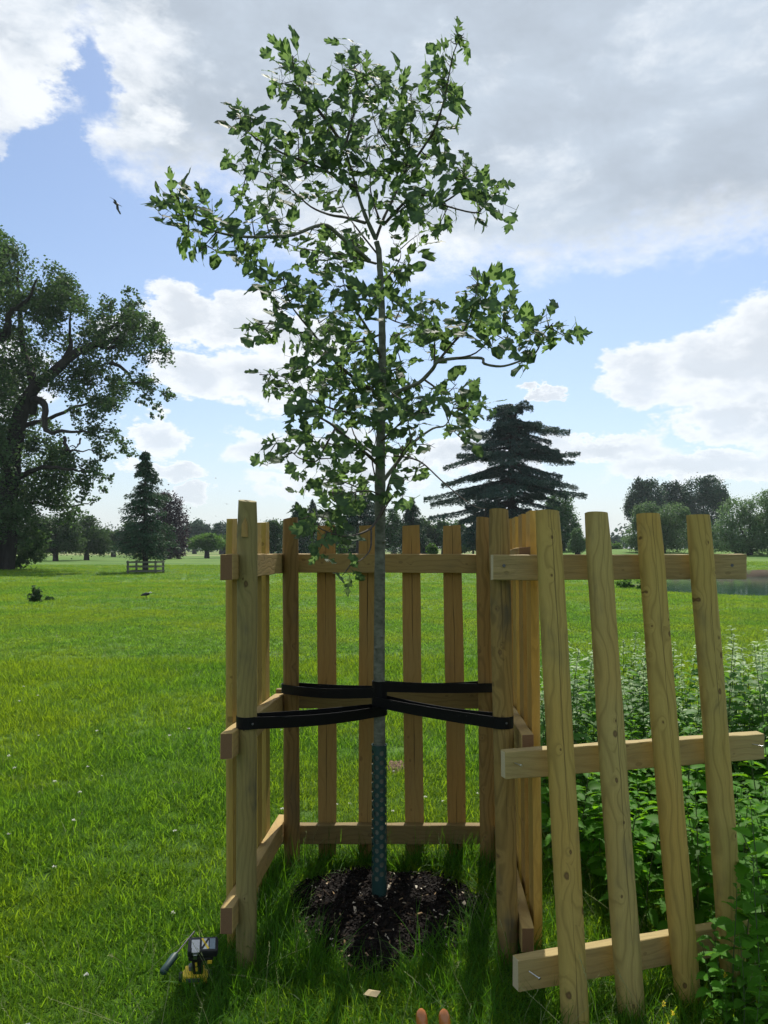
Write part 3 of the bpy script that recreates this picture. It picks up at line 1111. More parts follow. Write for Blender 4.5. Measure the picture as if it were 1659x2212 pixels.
def build_guard():
    g = thing('tree_guard', 'square timber guard of posts, rails and half-round palings standing around the young oak', 'tree guard')
    # corner posts
    pole('corner_post', (-0.509, 2.95, -0.05), P(535, 1082, 2.95), 0.0375, M['wood_front_post'], g, (.84, .86, .86))
    chip = MB()
    q = P(528, 1140, 2.905)
    chip.add([q + Vector((-.012, 0.004, -.032)), q + Vector((.012, 0.002, -.034)), q + Vector((.010, -.004, .012)), q + Vector((.002, 0.003, .036)), q + Vector((-.010, -.001, .012)),
              q + Vector((-.012, 0.012, -.032)), q + Vector((.012, 0.012, -.034)), q + Vector((.010, .012, .012)), q + Vector((.002, 0.012, .036)), q + Vector((-.010, .012, .012))],
             [(0, 1, 2, 3, 4), (0, 5, 6, 1), (1, 6, 7, 2), (2, 7, 8, 3), (3, 8, 9, 4), (4, 9, 5, 0)])
    o = chip.build('splinter', M['wood_rail'], g)
    o['label'] = 'pale raised splinter near the top of the front left post'
    pole('corner_post', P(1099, 2080, 2.99) - Vector((0, 0, .08)), P(1077, 1102, 2.99), 0.0390, M['wood_stained_post'], g, .82)
    pole('corner_post', P(631, 1885, 3.86) - Vector((0, 0, .06)), P(627, 1120, 3.86), 0.0385, M['wood_back_post'], g, 0.85)
    pole('corner_post', P(1056, 1885, 3.86) - Vector((0, 0, .06)), P(1045, 1119, 3.86), 0.0400, M['wood_back_post'], g, 1.1)
    # rear side: three rails outside the posts, four palings behind them
    dr = 3.93
    hb = 0.0
    for v0, v1, tint in ((1197, 1236, 0.95), (1493, 1526, 0.62), (1782, 1824, 0.60)):
        zc = EYE - ((v0 + v1) / 2 - HY) * (dr - .02) / F
        h = 0.092
        rail('rail', (-0.530, dr, zc), (0.545, dr + 0.005, zc - 0.003), h, 0.045, M['wood_rail'], g, tint)
    for u, ub in ((705, 708), (795, 795), (887, 896), (976, 988)):
        b = P(ub, 1895, 3.965); b.z = -0.02; b.y = 3.956
        t = P(u, 1135, 3.965); t.y = 3.956
        half_round('paling', b, t, (0, 1, 0), 0.092, 0.045, M['wood_split'], g, random.uniform(.92, 1.08))
    # left side
    def lx(d): return -0.581 + (d - 2.83) * 0.0473
    rail_z = ((1.545 - 0.065 + .0, 1.466), (0.845, 0.845), (0.178, 0.165))
    zl = []
    for (va, vb) in ((1200, 1250), (1585, 1640), (1960, 2062)):
        zl.append(EYE - ((va + vb) / 2 - HY) * 2.83 / F)
    zl = [zl[0], EYE - (1612 - HY) * 2.83 / F, EYE - (1960 - HY) * 2.83 / F - 0.048]
    zb = [EYE - (1217 - HY) * 3.9 / F, EYE - (1520 - HY) * 3.9 / F + 0.0, EYE - (1772 - HY) * 3.9 / F - 0.048]
    for z0, z1, tint in zip(zl, zb, (1.0, 1.05, 1.1)):
        a = Vector((lx(2.83) + 0.0225, 2.83, z0)); b = Vector((lx(3.97) + 0.0225, 3.99, z1))
        rail('rail', a, b, 0.092, 0.045, M['wood_rail'], g, tint)
    for d, top in ((3.035, 1.665), (3.26, 1.655), (3.50, 1.665), (3.685, 1.672)):
        x = lx(d + .045) - 0.002
        half_round('paling', (x, d + .045, 0.0), (x - .004, d + .045, top), (-1, 0.05, 0), 0.090, 0.034, M['wood_yellow'], g, random.uniform(.9, 1.05))
    # right side
    def rx(d): return 0.462 + 0.0445 + (d - 2.99) * 0.045
    zr = []
    for (ue, ve, de) in ((1132, 1188, 2.93), (1142, 1612, 2.93), (1149, 2040, 2.90)):
        zr.append(EYE - (ve - HY) * de / F)
    zr = [EYE - (1182 - HY) * 2.97 / F - .046, EYE - (1585 - HY) * 2.92 / F - 0.046, EYE - (1998 - HY) * 2.92 / F - 0.046]
    zrb = [EYE - (1217 - HY) * 3.9 / F, EYE - (1496 - HY) * 3.9 / F - 0.046, EYE - (1772 - HY) * 3.9 / F - 0.048]
    for i, (z0, z1) in enumerate(zip(zr, zrb)):
        a = Vector((0.5225, 2.965 if i == 0 else 2.90, z0)); b = Vector((0.5680, 3.99, z1))
        rail('rail', a, b, 0.092, 0.045, M['wood_rail'], g, (1.0, 1.1, 1.1)[i])
    for d, v in ((3.07, 1105), (3.30, 1112), (3.52, 1118), (3.74, 1122)):
        x = 0.5475 + (d - 2.95) * 0.0417
        half_round('paling', (x + 0.016, d, 0.0), (x, d, EYE - (v - HY) * d / F), (1, 0.0, 0), 0.092, 0.040, M['wood_orange'], g, {3.07: (1, 1, 1), 3.30: (.72, .68, .7), 3.52: (.95, .95, .9), 3.74: (.65, .62, .65)}[d])
    return g


guard = build_guard()


def build_panel():
    g = thing('fence_panel', 'loose fence panel of four half-round palings and three rails leaning against the guard at right', 'fence panel', (0.85, 2.75, 0))
    inv = Vector((0.85, 2.75, 0))
    def Q(u, v, d): return P(u, v, d) - inv
    rails = (((1062, 1226, 2.925), (1606, 1223.5, 2.99), 'wood_sawn', 0.0925, .95),
             ((1087, 1651, 2.775), (1643, 1609, 2.99), 'wood_panel_rail', 0.095, .95),
             ((1113, 2103, 2.635), (1620, 2015, 2.90), 'wood_panel_rail', 0.104, .98))
    for a, b, mt, h, tint in rails:
        pa, pb = Q(*a), Q(*b)
        rail('rail', pa, pb, h, 0.045, M[mt], g, tint)
    tops = ((1178, 1107, 2.905), (1283.5, 1110, 2.915), (1394, 1112, 2.93), (1502, 1114, 2.945))
    bots = ((1237, 2212, 2.575), (1357, 2170, 2.66), (1476, 2120, 2.75), (1574, 2065, 2.84))
    for (a, b) in zip(tops, bots):
        pa, pb = Q(*a), Q(*b)
        pa = pa + Vector((0, -0.018, 0)); pb = pb + Vector((0, -0.022, 0)); pb = pb + (pb - pa).normalized() * .07
        half_round('paling', pb, pa, (0.1, -1, 0.2), 0.0895, 0.044, M['wood_panel'], g, (lambda k: (k, k * random.uniform(.95, 1.0), k * random.uniform(.8, 1.05)))(random.uniform(.86, 1.08)), bow=random.uniform(-.004, .004))
    # nails still sticking out of the rails, screw heads on the top rail
    for u, v, d, dx, ln in ((1112, 1648, 2.755, 0.55, 0.035), (1620, 1606, 2.965, 0.75, 0.05), (1143, 2098, 2.61, 0.75, 0.045)):
        screw(g, Q(u, v, d), (dx, -1, -.12 if v > 2000 else -0.02), ln)
    for u, v, d in ((1088.5, 1222, 2.9015), (1581, 1221, 2.966), (1538, 1602, 2.935)):
        screw(g, Q(u, v, d), (0, -1, 0), 0.002, 'screw', 0.003, 0.0062)
    for o in g.children:
        pass
    return g


panel = build_panel()


def belt(name, label, path, width, parent=None, thick=0.003):
    """rubber belt swept along a 3D path, its width upright"""
    n = len(path)
    vs, fs = [], []
    for i, p in enumerate(path):
        p = Vector(p[:3])
        t = (Vector(path[min(i + 1, n - 1)][:3]) - Vector(path[max(i - 1, 0)][:3])).normalized()
        side = t.cross(Vector((0, 0, 1))).normalized()
        up = side.cross(t).normalized()
        for s, w in ((-1, -1), (-1, 1), (1, 1), (1, -1)):
            vs.append(p + side * s * thick / 2 + up * w * width / 2)
    for i in range(n - 1):
        for k in range(4):
            k2 = (k + 1) % 4
            fs.append((i * 4 + k, i * 4 + k2, i * 4 + 4 + k2, i * 4 + 4 + k))
    fs.append((0, 1, 2, 3)); fs.append(tuple(4 * (n - 1) + k for k in (3, 2, 1, 0)))
    mb = MB()
    mb.add(vs, fs)
    o = mb.build(name, M['rubber'], parent)
    return o


def trunk_x(z):
    """centre of the sapling's stem"""
    return (819.7 - CX) * 3.47 / F, 3.47


def build_ties():
    tr = 0.0305
    def loop(post, pr, zp, zt, ang0, label, nail=None):
        """a belt round the post and round the stem, both strands"""
        tx, ty = trunk_x(zt)
        c0 = Vector((post[0], post[1], zp)); c1 = Vector((tx, ty, zt))
        d = (c1 - c0); d.z = 0; d.normalize()
        nrm = Vector((-d.y, d.x, 0))
        pts = []
        ad = math.atan2(d.y, d.x)
        for k in range(13):
            a = ad + math.pi / 2 + math.pi * k / 12
            pts.append(c0 + Vector((math.cos(a), math.sin(a), 0)) * pr)
        for k in range(1, 8):
            t = k / 8
            p = (c0 - nrm * pr).lerp(c1 - nrm * tr, t)
            p.z -= 0.012 * math.sin(math.pi * t)
            pts.append(p)
        turns = 3 * math.pi if d.y > 0 else math.pi
        nk = 36 if d.y > 0 else 13
        for k in range(nk):
            a = ad - math.pi / 2 + turns * k / (nk - 1)
            pts.append(c1 + Vector((math.cos(a), math.sin(a), 0)) * (tr + .002 * k / nk))
        for k in range(1, 8):
            t = k / 8
            p = (c1 + nrm * tr).lerp(c0 + nrm * pr, t)
            p.z -= 0.004 * math.sin(math.pi * t)
            pts.append(p)
        pts.append(pts[0].copy())
        o = belt('tree_tie', label, pts, 0.044)
        tag(o, label, 'tree tie', 'black rubber ties holding the sapling')
        if nail:
            screw(o, nail, (0, -1, 0), 0.003, 'nail_head', 0.003, 0.0042)
        return o
    zt = lambda v: EYE - (v - HY) * 3.44 / F
    loop((-0.504, 2.95), 0.0405, EYE - (1561 - HY) * 2.93 / F, zt(1536), 0, 'black rubber tie from the front left post, lowest loop on the stem', P(546, 1564, 2.907))
    loop((0.4415, 2.99), 0.042, EYE - (1560 - HY) * 2.97 / F, zt(1517), 0, 'black rubber tie from the front right post with a loose nailed end', P(1094, 1562, 2.945))
    loop((-0.4535, 3.86), 0.0410, EYE - (1487 - HY) * 3.85 / F, zt(1497), 0, 'black rubber tie sloping from the rear left post to the stem')
    loop((0.4950, 3.86), 0.0425, EYE - (1484 - HY) * 3.85 / F, zt(1484), 0, 'black rubber tie running level from the rear right post to the stem')


build_ties()

# ------------------------------------------------------------------ young oak


def oak_leaf_mesh(name, seed):
    """lobed leaf with bristle points: midrib along +Y from 0 to 1, stalk below"""
    r = random.Random(seed)
    def side(sg):
        q = [(0.03, 0.06), (0.05, 0.16), (0.14, 0.17), (0.21, 0.25), (0.12, 0.26), (0.045, 0.29), (0.05, 0.36), (0.17, 0.40), (0.34, 0.53), (0.20, 0.51), (0.20, 0.60), (0.10, 0.54),
             (0.045, 0.57), (0.05, 0.65), (0.14, 0.69), (0.27, 0.85), (0.15, 0.80), (0.13, 0.87), (0.065, 0.80), (0.035, 0.83), (0.07, 0.91), (0.09, 0.99), (0.03, 0.95)]
        w = r.uniform(.70, .90)
        return [(sg * x * w * r.uniform(.88, 1.14), y + r.uniform(-.02, .02)) for x, y in q]
    right = side(1)
    left = side(-1)[::-1]
    out = [(0.012, 0.0)] + right + [(0.0, 1.03)] + left + [(-0.012, 0.0)]
    fold = r.uniform(0.04, 0.22)
    curl = r.uniform(-0.35, 0.10)
    twist = r.uniform(-.35, .35)
    wave = r.uniform(0, 6)
    bm = bmesh.new()
    vs = [bm.verts.new((x, y, 0)) for x, y in out]
    f = bm.faces.new(vs)
    bmesh.ops.triangulate(bm, faces=[f])
    # a midrib: cut along X = 0 so that the two halves can fold
    g = bm.verts[:] + bm.edges[:] + bm.faces[:]
    bmesh.ops.bisect_plane(bm, geom=g, plane_co=(0, 0, 0), plane_no=(1, 0, 0))
    g = bm.verts[:] + bm.edges[:] + bm.faces[:]
    bmesh.ops.bisect_plane(bm, geom=g, plane_co=(0, 0.5, 0), plane_no=(0, 1, 0))
    for v in bm.verts:
        x, y = v.co.x, v.co.y
        v.co.z = abs(x) * fold + curl * (y - 0.25) ** 2 + 0.025 * math.sin(11 * y + wave + x * 5) + twist * x * y
    st = [bm.verts.new(p) for p in ((-.010, -0.24, 0.02), (.010, -0.24, 0.02), (.012, 0.02, 0.004), (-.012, 0.02, 0.004))]
    bm.faces.new(st)
    me = bpy.data.meshes.new(name)
    bm.to_mesh(me)
    bm.free()
    me.materials.append(M['leaf_sapling'])
    return me


def c3(x, y): return 303.2 + x * 0.5848, 60.6 + y * 0.5848
def c4(x, y): return 303.2 + x * 0.5848, 545.7 + y * 0.5848
def c7(x, y): return 424.5 + x * 0.2558, 1030.8 + y * 0.2558
def vv(x, y): return x, y


D0 = 3.47
SAPLING_BRANCHES = [
    # map, points, depth offset at the tip, thickness
    (c3, [(870, 780), (830, 690), (800, 600), (770, 490), (755, 440)], -0.10, 0.0105),
    (c3, [(755, 440), (700, 360), (640, 280), (595, 220), (570, 160), (562, 100)], -0.30, 0.008),
    (c3, [(755, 440), (775, 370), (795, 280), (798, 190), (785, 110)], 0.05, 0.007),
    (c3, [(775, 360), (830, 350), (900, 300)], 0.25, 0.005),
    (c3, [(800, 590), (740, 560), (650, 510), (520, 460), (430, 410), (390, 370), (350, 300)], -0.35, 0.007),
    (c3, [(830, 720), (760, 700), (700, 690), (630, 660), (560, 600), (470, 540), (380, 520)], 0.35, 0.007),
    (c3, [(870, 780), (900, 700), (930, 640), (960, 570), (990, 480), (1000, 330), (1000, 230)], 0.15, 0.0075),
    (c3, [(960, 560), (1060, 420), (1100, 340), (1130, 230), (1150, 120), (1170, 60), (1195, 20)], -0.2, 0.006),
    (c3, [(905, 720), (970, 650), (1000, 620), (1070, 620), (1110, 650), (1230, 682), (1265, 665), (1290, 630), (1330, 600)], -0.35, 0.0065),
    (c3, [(1110, 650), (1170, 610), (1190, 560), (1200, 510)], -0.45, 0.0045),
    (c3, [(845, 860), (800, 820), (740, 770), (690, 730), (640, 735), (560, 765), (450, 772), (350, 768), (260, 745), (190, 700), (150, 650), (130, 610)], -0.5, 0.0105),
    (c3, [(280, 755), (240, 800), (220, 830)], -0.5, 0.003),
    (c3, [(190, 700), (130, 690), (80, 705)], -0.55, 0.003),
    (c3, [(870, 870), (740, 835), (660, 825), (580, 810), (530, 790)], 0.4, 0.006),
    (c3, [(880, 840), (800, 740), (760, 680), (725, 600)], 0.15, 0.005),
    (c3, [(880, 700), (850, 600), (850, 500), (830, 420)], 0.3, 0.005),
    (c3, [(930, 640), (950, 500), (900, 420), (860, 330), (850, 230)], 0.25, 0.005),
    (c3, [(880, 960), (930, 900), (960, 850), (960, 810)], 0.1, 0.004),
    (c4, [(893, 400), (850, 300), (800, 220), (770, 170), (750, 110)], -0.3, 0.007),
    (c4, [(870, 520), (800, 470), (750, 430), (690, 370), (640, 300), (590, 240), (550, 180), (525, 80)], -0.35, 0.0085),
    (c4, [(640, 300), (560, 290), (480, 260), (400, 275)], -0.5, 0.0045),
    (c4, [(885, 630), (820, 600), (720, 580), (640, 550), (570, 520), (530, 460), (440, 450)], 0.35, 0.007),
    (c4, [(575, 525), (600, 500), (560, 430)], 0.4, 0.003),
    (c4, [(880, 790), (865, 770), (820, 730), (760, 680), (700, 630), (640, 600), (595, 590), (550, 600)], -0.35, 0.009),
    (c4, [(720, 650), (680, 720), (650, 770), (590, 760), (560, 738), (500, 705)], -0.4, 0.0045),
    (c4, [(880, 930), (840, 890), (760, 850), (680, 840), (615, 850)], 0.3, 0.005),
    (c4, [(884, 900), (845, 880), (740, 890), (690, 880)], -0.3, 0.004),
    (c4, [(875, 860), (855, 760), (870, 690), (860, 640)], -0.2, 0.004),
    (c4, [(885, 860), (960, 760), (1010, 700), (1080, 650), (1130, 635), (1160, 560)], 0.3, 0.010),
    (c4, [(1010, 708), (1060, 710), (1090, 722)], 0.25, 0.003),
    (c4, [(940, 750), (1030, 770), (1110, 840), (1180, 900), (1240, 940), (1280, 945)], -0.35, 0.0042),
    (c4, [(905, 900), (930, 820), (970, 735), (1000, 690), (990, 620), (1030, 560)], -0.2, 0.0055),
    (c4, [(893, 560), (960, 510), (1030, 480), (1080, 430), (1100, 402), (1170, 390), (1260, 390), (1270, 410), (1330, 420), (1390, 405), (1460, 370), (1490, 300), (1525, 260)], -0.45, 0.010),
    (c4, [(1100, 400), (1150, 340), (1200, 280), (1230, 200), (1245, 110), (1240, 60)], -0.3, 0.006),
    (c4, [(1170, 390), (1240, 370), (1310, 300), (1340, 260)], -0.5, 0.0045),
    (c4, [(1085, 410), (1085, 320), (1050, 240), (1040, 205)], 0.0, 0.004),
    (c4, [(1050, 470), (1110, 520), (1130, 600), (1150, 650), (1190, 690)], -0.2, 0.005),
    (c4, [(900, 440), (960, 420), (945, 350), (920, 300)], 0.2, 0.004),
    (c4, [(895, 230), (960, 260), (1050, 265)], 0.3, 0.0045),
    (c4, [(892, 170), (930, 120), (960, 75), (980, 20)], 0.15, 0.004),
    (c4, [(892, 300), (800, 330), (720, 300), (660, 260)], 0.45, 0.005),
    (c4, [(885, 700), (950, 640), (1000, 590), (1060, 580)], -0.35, 0.005),
    (c4, [(885, 480), (960, 540), (1010, 540)], -0.45, 0.0045),
    (c4, [(880, 760), (800, 690), (770, 620), (720, 590)], 0.4, 0.005),
    (c7, [(1590, 230), (1500, 400), (1400, 470), (1250, 500), (1100, 460), (1000, 400), (940, 330)], -0.45, 0.006),
    (c7, [(1475, 440), (1470, 600), (1400, 690), (1300, 740)], -0.35, 0.0045),
    (c4, [(880, 990), (930, 900), (960, 870)], -0.25, 0.0035),
]
# where the crown is dense and where single leaves hang, in picture units: u, v, radius, number of leaves
SAPLING_CLUSTERS = [
    (632, 122, 22, 6), (605, 150, 20, 5), (600, 178, 24, 7), (640, 185, 26, 7), (655, 215, 26, 7), (675, 160, 22, 4), (752, 110, 20, 4), (787, 118, 16, 3), (735, 160, 28, 7), (775, 160, 28, 9), (800, 160, 22, 6),
    (830, 185, 28, 9), (742, 200, 28, 8), (800, 205, 30, 9), (700, 235, 30, 9), (660, 255, 28, 8), (755, 250, 32, 10), (830, 240, 32, 10), (870, 190, 18, 3), (885, 215, 22, 5), (880, 260, 30, 9), (920, 235, 28, 9),
    (500, 262, 20, 3), (520, 250, 18, 3), (548, 258, 16, 3), (520, 300, 18, 3), (555, 300, 24, 5), (600, 275, 20, 3), (560, 330, 28, 8), (600, 320, 28, 8), (640, 300, 28, 8), (700, 300, 32, 10), (760, 310, 32, 10), (820, 300, 30, 10),
    (880, 310, 30, 9), (930, 300, 28, 8), (950, 270, 22, 5), (930, 150, 22, 4), (960, 130, 18, 4), (975, 90, 16, 3), (1005, 85, 16, 4), (945, 190, 20, 5), (990, 205, 20, 4), (985, 235, 20, 4), (960, 165, 20, 5),
    (520, 350, 28, 6), (530, 385, 26, 6), (580, 370, 30, 8), (640, 365, 30, 9), (700, 360, 32, 10), (760, 365, 30, 8), (830, 370, 30, 8), (890, 370, 28, 8), (925, 360, 24, 5), (960, 370, 22, 4), (985, 365, 20, 4), (1005, 355, 16, 4), (1015, 385, 18, 4),
    (520, 425, 24, 4), (580, 420, 30, 8), (630, 410, 30, 9), (690, 415, 28, 7), (725, 450, 20, 2), (880, 425, 28, 8), (930, 430, 30, 8), (960, 445, 24, 5), (905, 470, 26, 7), (910, 510, 24, 5), (945, 490, 18, 3), (860, 450, 20, 4),
    (1035, 440, 18, 4), (1055, 420, 16, 4), (1090, 440, 20, 4), (1045, 465, 14, 3), (1070, 405, 14, 2),
    (360, 425, 18, 5), (385, 420, 18, 5), (350, 470, 18, 4), (390, 460, 24, 7), (430, 450, 22, 6), (455, 460, 20, 5), (400, 510, 24, 5), (440, 530, 24, 5), (475, 500, 22, 5), (470, 545, 20, 3), (520, 510, 26, 8), (520, 545, 22, 5),
    (560, 500, 26, 7), (570, 465, 26, 7), (600, 480, 26, 7), (545, 470, 20, 4), (620, 520, 20, 4), (650, 520, 22, 4), (680, 500, 22, 4), (700, 540, 24, 5), (740, 520, 22, 4), (770, 500, 20, 3),
    (700, 580, 28, 8), (740, 580, 28, 8), (720, 620, 28, 8), (680, 565, 22, 5), (770, 560, 24, 5), (850, 560, 20, 5), (880, 580, 18, 4), (855, 590, 18, 3), (850, 525, 16, 3),
    (608, 585, 18, 2), (570, 610, 18, 3), (580, 635, 22, 5), (610, 640, 24, 6), (640, 625, 20, 4), (605, 670, 18, 4), (555, 700, 20, 3), (575, 720, 24, 5), (600, 705, 22, 5), (640, 720, 22, 5), (680, 660, 28, 8), (720, 670, 28, 9), (760, 650, 26, 7),
    (700, 710, 28, 9), (740, 720, 28, 9), (775, 700, 24, 5), (850, 650, 24, 6), (870, 660, 22, 5), (890, 700, 26, 8), (920, 690, 28, 10), (950, 715, 28, 9), (900, 735, 24, 7), (940, 745, 24, 6), (985, 720, 24, 6), (860, 720, 20, 4), (1000, 650, 22, 6),
    (1030, 615, 18, 5), (1035, 640, 22, 7), (1060, 650, 22, 7), (1085, 655, 20, 5), (1020, 670, 18, 5), (1040, 690, 16, 3), (1100, 660, 16, 3), (1130, 700, 22, 5), (1150, 720, 22, 6), (1180, 690, 16, 2), (1200, 705, 20, 5), (1220, 725, 20, 5), (1130, 750, 18, 4), (1120, 775, 14, 3),
    (1045, 740, 16, 3), (1085, 740, 14, 3), (1070, 725, 14, 2),
    (650, 770, 28, 8), (690, 770, 28, 9), (730, 770, 28, 9), (670, 790, 26, 7), (770, 780, 28, 9), (810, 790, 28, 9), (840, 810, 28, 10), (800, 830, 28, 9), (760, 820, 26, 8), (870, 790, 20, 5), (700, 820, 26, 7), (650, 820, 24, 6), (580, 810, 20, 3), (600, 830, 24, 6), (620, 850, 20, 4), (570, 830, 16, 3),
    (670, 850, 24, 6), (710, 855, 26, 7), (760, 855, 26, 7), (830, 850, 24, 6), (880, 850, 26, 8), (915, 855, 22, 6), (860, 880, 26, 8), (910, 890, 24, 6), (820, 880, 22, 5), (640, 880, 22, 5), (660, 900, 22, 5), (720, 890, 24, 6), (780, 900, 24, 6), (840, 910, 24, 6), (880, 910, 18, 4), (790, 935, 20, 4),
    (960, 850, 18, 5), (985, 830, 18, 4), (1000, 855, 18, 4), (1040, 865, 20, 6), (1055, 880, 16, 4), (1010, 880, 16, 3), (1020, 920, 18, 5), (1010, 950, 18, 4), (990, 930, 14, 2),
    (600, 970, 20, 5), (580, 990, 18, 3), (615, 990, 18, 4), (650, 950, 22, 5), (690, 960, 24, 6), (730, 960, 24, 6), (760, 975, 22, 5), (680, 985, 20, 4), (720, 995, 22, 5), (860, 960, 24, 6), (885, 985, 22, 5), (840, 985, 18, 4), (900, 945, 20, 4),
    (670, 1040, 22, 5), (700, 1030, 22, 5), (740, 1025, 22, 5), (720, 1055, 24, 6), (760, 1060, 22, 5), (790, 1040, 18, 4), (730, 1090, 20, 5), (770, 1085, 20, 4), (880, 1030, 20, 4), (895, 1010, 16, 3), (870, 1075, 18, 3), (840, 1070, 16, 3),
    (640, 1120, 22, 4), (665, 1115, 20, 4), (700, 1110, 22, 4), (720, 1130, 22, 4), (680, 1160, 22, 3), (690, 1190, 20, 3), (730, 1145, 20, 3), (740, 1240, 16, 3), (760, 1215, 10, 1),
]


_r = random.Random(21)
for _ in range(16):
    _u, _v = _r.gauss(775, 95), _r.gauss(345, 62)
    if 570 < _u < 960 and 215 < _v < 470 and abs(_u - 775) / 200 + abs(_v - 340) / 150 < 1.1:
        SAPLING_CLUSTERS.append((_u, _v, 22, 5))
for _ in range(9):
    _u, _v = _r.gauss(765, 70), _r.gauss(720, 120)
    if 620 < _u < 920:
        SAPLING_CLUSTERS.append((_u, _v, 22, 5))


def build_sapling():
    root = thing('young_oak_tree', 'young red oak with lobed leaves and a slim grey trunk inside the timber guard', 'tree', (trunk_x(0)[0], 3.47, 0))
    org = Vector(root.location)
    # trunk
    tp = [(820, 1952), (820, 1800), (820, 1600), (819, 1450), (820, 1300), (821, 1150), (821, 1050), (822, 960), (825, 860), (826, 760), (825, 680), (822, 600), (818, 540), (812, 518)]
    tr = [0.030, 0.0265, 0.0255, 0.0250, 0.0240, 0.0232, 0.0245, 0.0200, 0.0182, 0.0165, 0.0150, 0.0135, 0.0125, 0.0115]
    pts, rad = [], []
    for i in range(len(tp) - 1):
        for k in range(5):
            t = k / 5
            u = tp[i][0] * (1 - t) + tp[i + 1][0] * t; v = tp[i][1] * (1 - t) + tp[i + 1][1] * t
            r = tr[i] * (1 - t) + tr[i + 1] * t
            pts.append(P(u, v, D0) - org)
            rad.append(r * (1 + 0.05 * math.sin(v * 0.21) * (random.random() > .3) + random.uniform(-.03, .03)))
    mb = MB()
    mb.tube(pts, rad, 14)
    # old branch scars on the stem
    for v, du in ((1250, 0.6), (1218, -0.3), (1330, -0.5), (1375, .4), (1400, -.7), (1445, -.2), (1285, .1), (1570, .3), (1170, .8)):
        c = P(820 + du * 11, v, D0 - 0.021) - org
        mb.tube([c + Vector((0, .008, 0)), c + Vector((0, -.002, 0.001)), c + Vector((0, -.004, 0.001))], [0.009, 0.0065, 0.003], 8)
    mb.build('trunk', M['bark_sapling'], root)
    # branches
    allp = []
    for bi, (mp, pl, dd, r0) in enumerate(SAPLING_BRANCHES):
        uv = [mp(*q) for q in pl]
        n = len(uv)
        # a branch starts at the depth of what it grows from
        if allp:
            s = min(allp, key=lambda e: (e[0] - uv[0][0]) ** 2 + (e[1] - uv[0][1]) ** 2)
            near_trunk = abs(uv[0][0] - 820) < 14
            d_start = D0 if near_trunk else s[2]
        else:
            d_start = D0
        seq = [(uv[i][0], uv[i][1], d_start + (D0 + dd - d_start) * (i / (n - 1)) ** 0.8) for i in range(n)]
        # Catmull-Rom through the points
        fine = []
        for i in range(n - 1):
            a, b, c, d = seq[max(i - 1, 0)], seq[i], seq[i + 1], seq[min(i + 2, n - 1)]
            for k in range(4):
                t = k / 4
                fine.append(tuple(0.5 * (2 * b[j] + (c[j] - a[j]) * t + (2 * a[j] - 5 * b[j] + 4 * c[j] - d[j]) * t * t + (3 * b[j] - a[j] - 3 * c[j] + d[j]) * t ** 3) for j in range(3)))
        fine.append(seq[-1])
        allp += fine
        mb = MB()
        pts = [P(*q) - org for q in fine]
        mb.tube(pts, [r0 * (1 - 0.80 * i / (len(pts) - 1)) * random.uniform(.92, 1.08) for i in range(len(pts))], 7)
        mb.build('branch', M['bark_sapling'] if r0 > 0.0095 else M['bark_twig'], root)
    tips = allp
    # leaves: each cluster hangs on a twig grown from the nearest branch
    metas = [oak_leaf_mesh('leaf', s) for s in range(8)]
    twig = MB()
    leaves, taken = [], []
    def place_leaf(pos, ydir, nrm, size):
        y = ydir.normalized()
        z = (nrm - y * nrm.dot(y)).normalized()
        x = y.cross(z)
        m = Matrix((x * size, y * size, z * size)).transposed().to_4x4()
        m.translation = pos
        leaves.append(m)
    for (u, v, rad_, cnt) in SAPLING_CLUSTERS:
        near = sorted(tips, key=lambda e: (e[0] - u) ** 2 + (e[1] - v) ** 2)[:3]
        s = random.choice(near)
        d = s[2] + random.uniform(-0.12, 0.12)
        base = P(*s) - org
        end = P(u + random.uniform(-6, 6), v + random.uniform(-6, 6), d) - org
        ax = end - base
        if ax.length < 0.03:
            ax = Vector((random.uniform(-1, 1), random.uniform(-1, 1), random.uniform(0.2, 1))) * 0.05
        mid = base.lerp(end, 0.5) + Vector((0, 0, random.uniform(-.2, .1))) * ax.length * 0.4
        twig.tube([base, mid, end], [0.0030, 0.0022, 0.0013], 4, cap=False)
        k_all = max(1, int(round(cnt * 0.92 + random.random() * .5)))
        for k in range(k_all):
            rr = rad_ * d / F
            for _try in range(14):
                t = random.uniform(0.55, 1.05) if ax.length > .06 else random.uniform(.2, 1.0)
                p0 = base.lerp(end, t)
                a = random.uniform(0, 6.283)
                out = Vector((math.cos(a), random.uniform(-.45, .45), math.sin(a) * 0.9 + 0.02))
                out = (out + ax.normalized() * 0.7).normalized()
                size = random.uniform(0.068, 0.118)
                pos = p0 + Vector((random.uniform(-1, 1), random.uniform(-1, 1), random.uniform(-1, 1))) * rr * 1.2 - out * size * 0.25
                mid_ = pos + out * size * .5
                # leaves keep apart: each finds its own light
                if all((mid_ - q).length > 0.042 for q in taken):
                    break
            taken.append(mid_)
            nrm = Vector((random.uniform(-.55, .55), random.uniform(-1.25, -.15), random.uniform(0.05, .95)))
            place_leaf(pos, out, nrm, size)
            if (pos - p0).length > 0.012:
                twig.tube([p0, pos], 0.0009, 3, cap=False)
    tw = twig.build('twigs', M['bark_twig'], root)
    tw['kind'] = 'stuff'
    random.Random(3).shuffle(leaves)
    for m in leaves[:298]:
        o = link('leaf', random.choice(metas), root)
        o.matrix_basis = m
    rest = MB()
    for m in leaves[298:]:
        me = random.choice(metas)
        rest.add([m @ v.co for v in me.vertices], [tuple(p.vertices) for p in me.polygons])
    if rest.v:
        o = rest.build('leaves', M['leaf_sapling'], root)
        o['kind'] = 'stuff'
    return root


build_sapling()


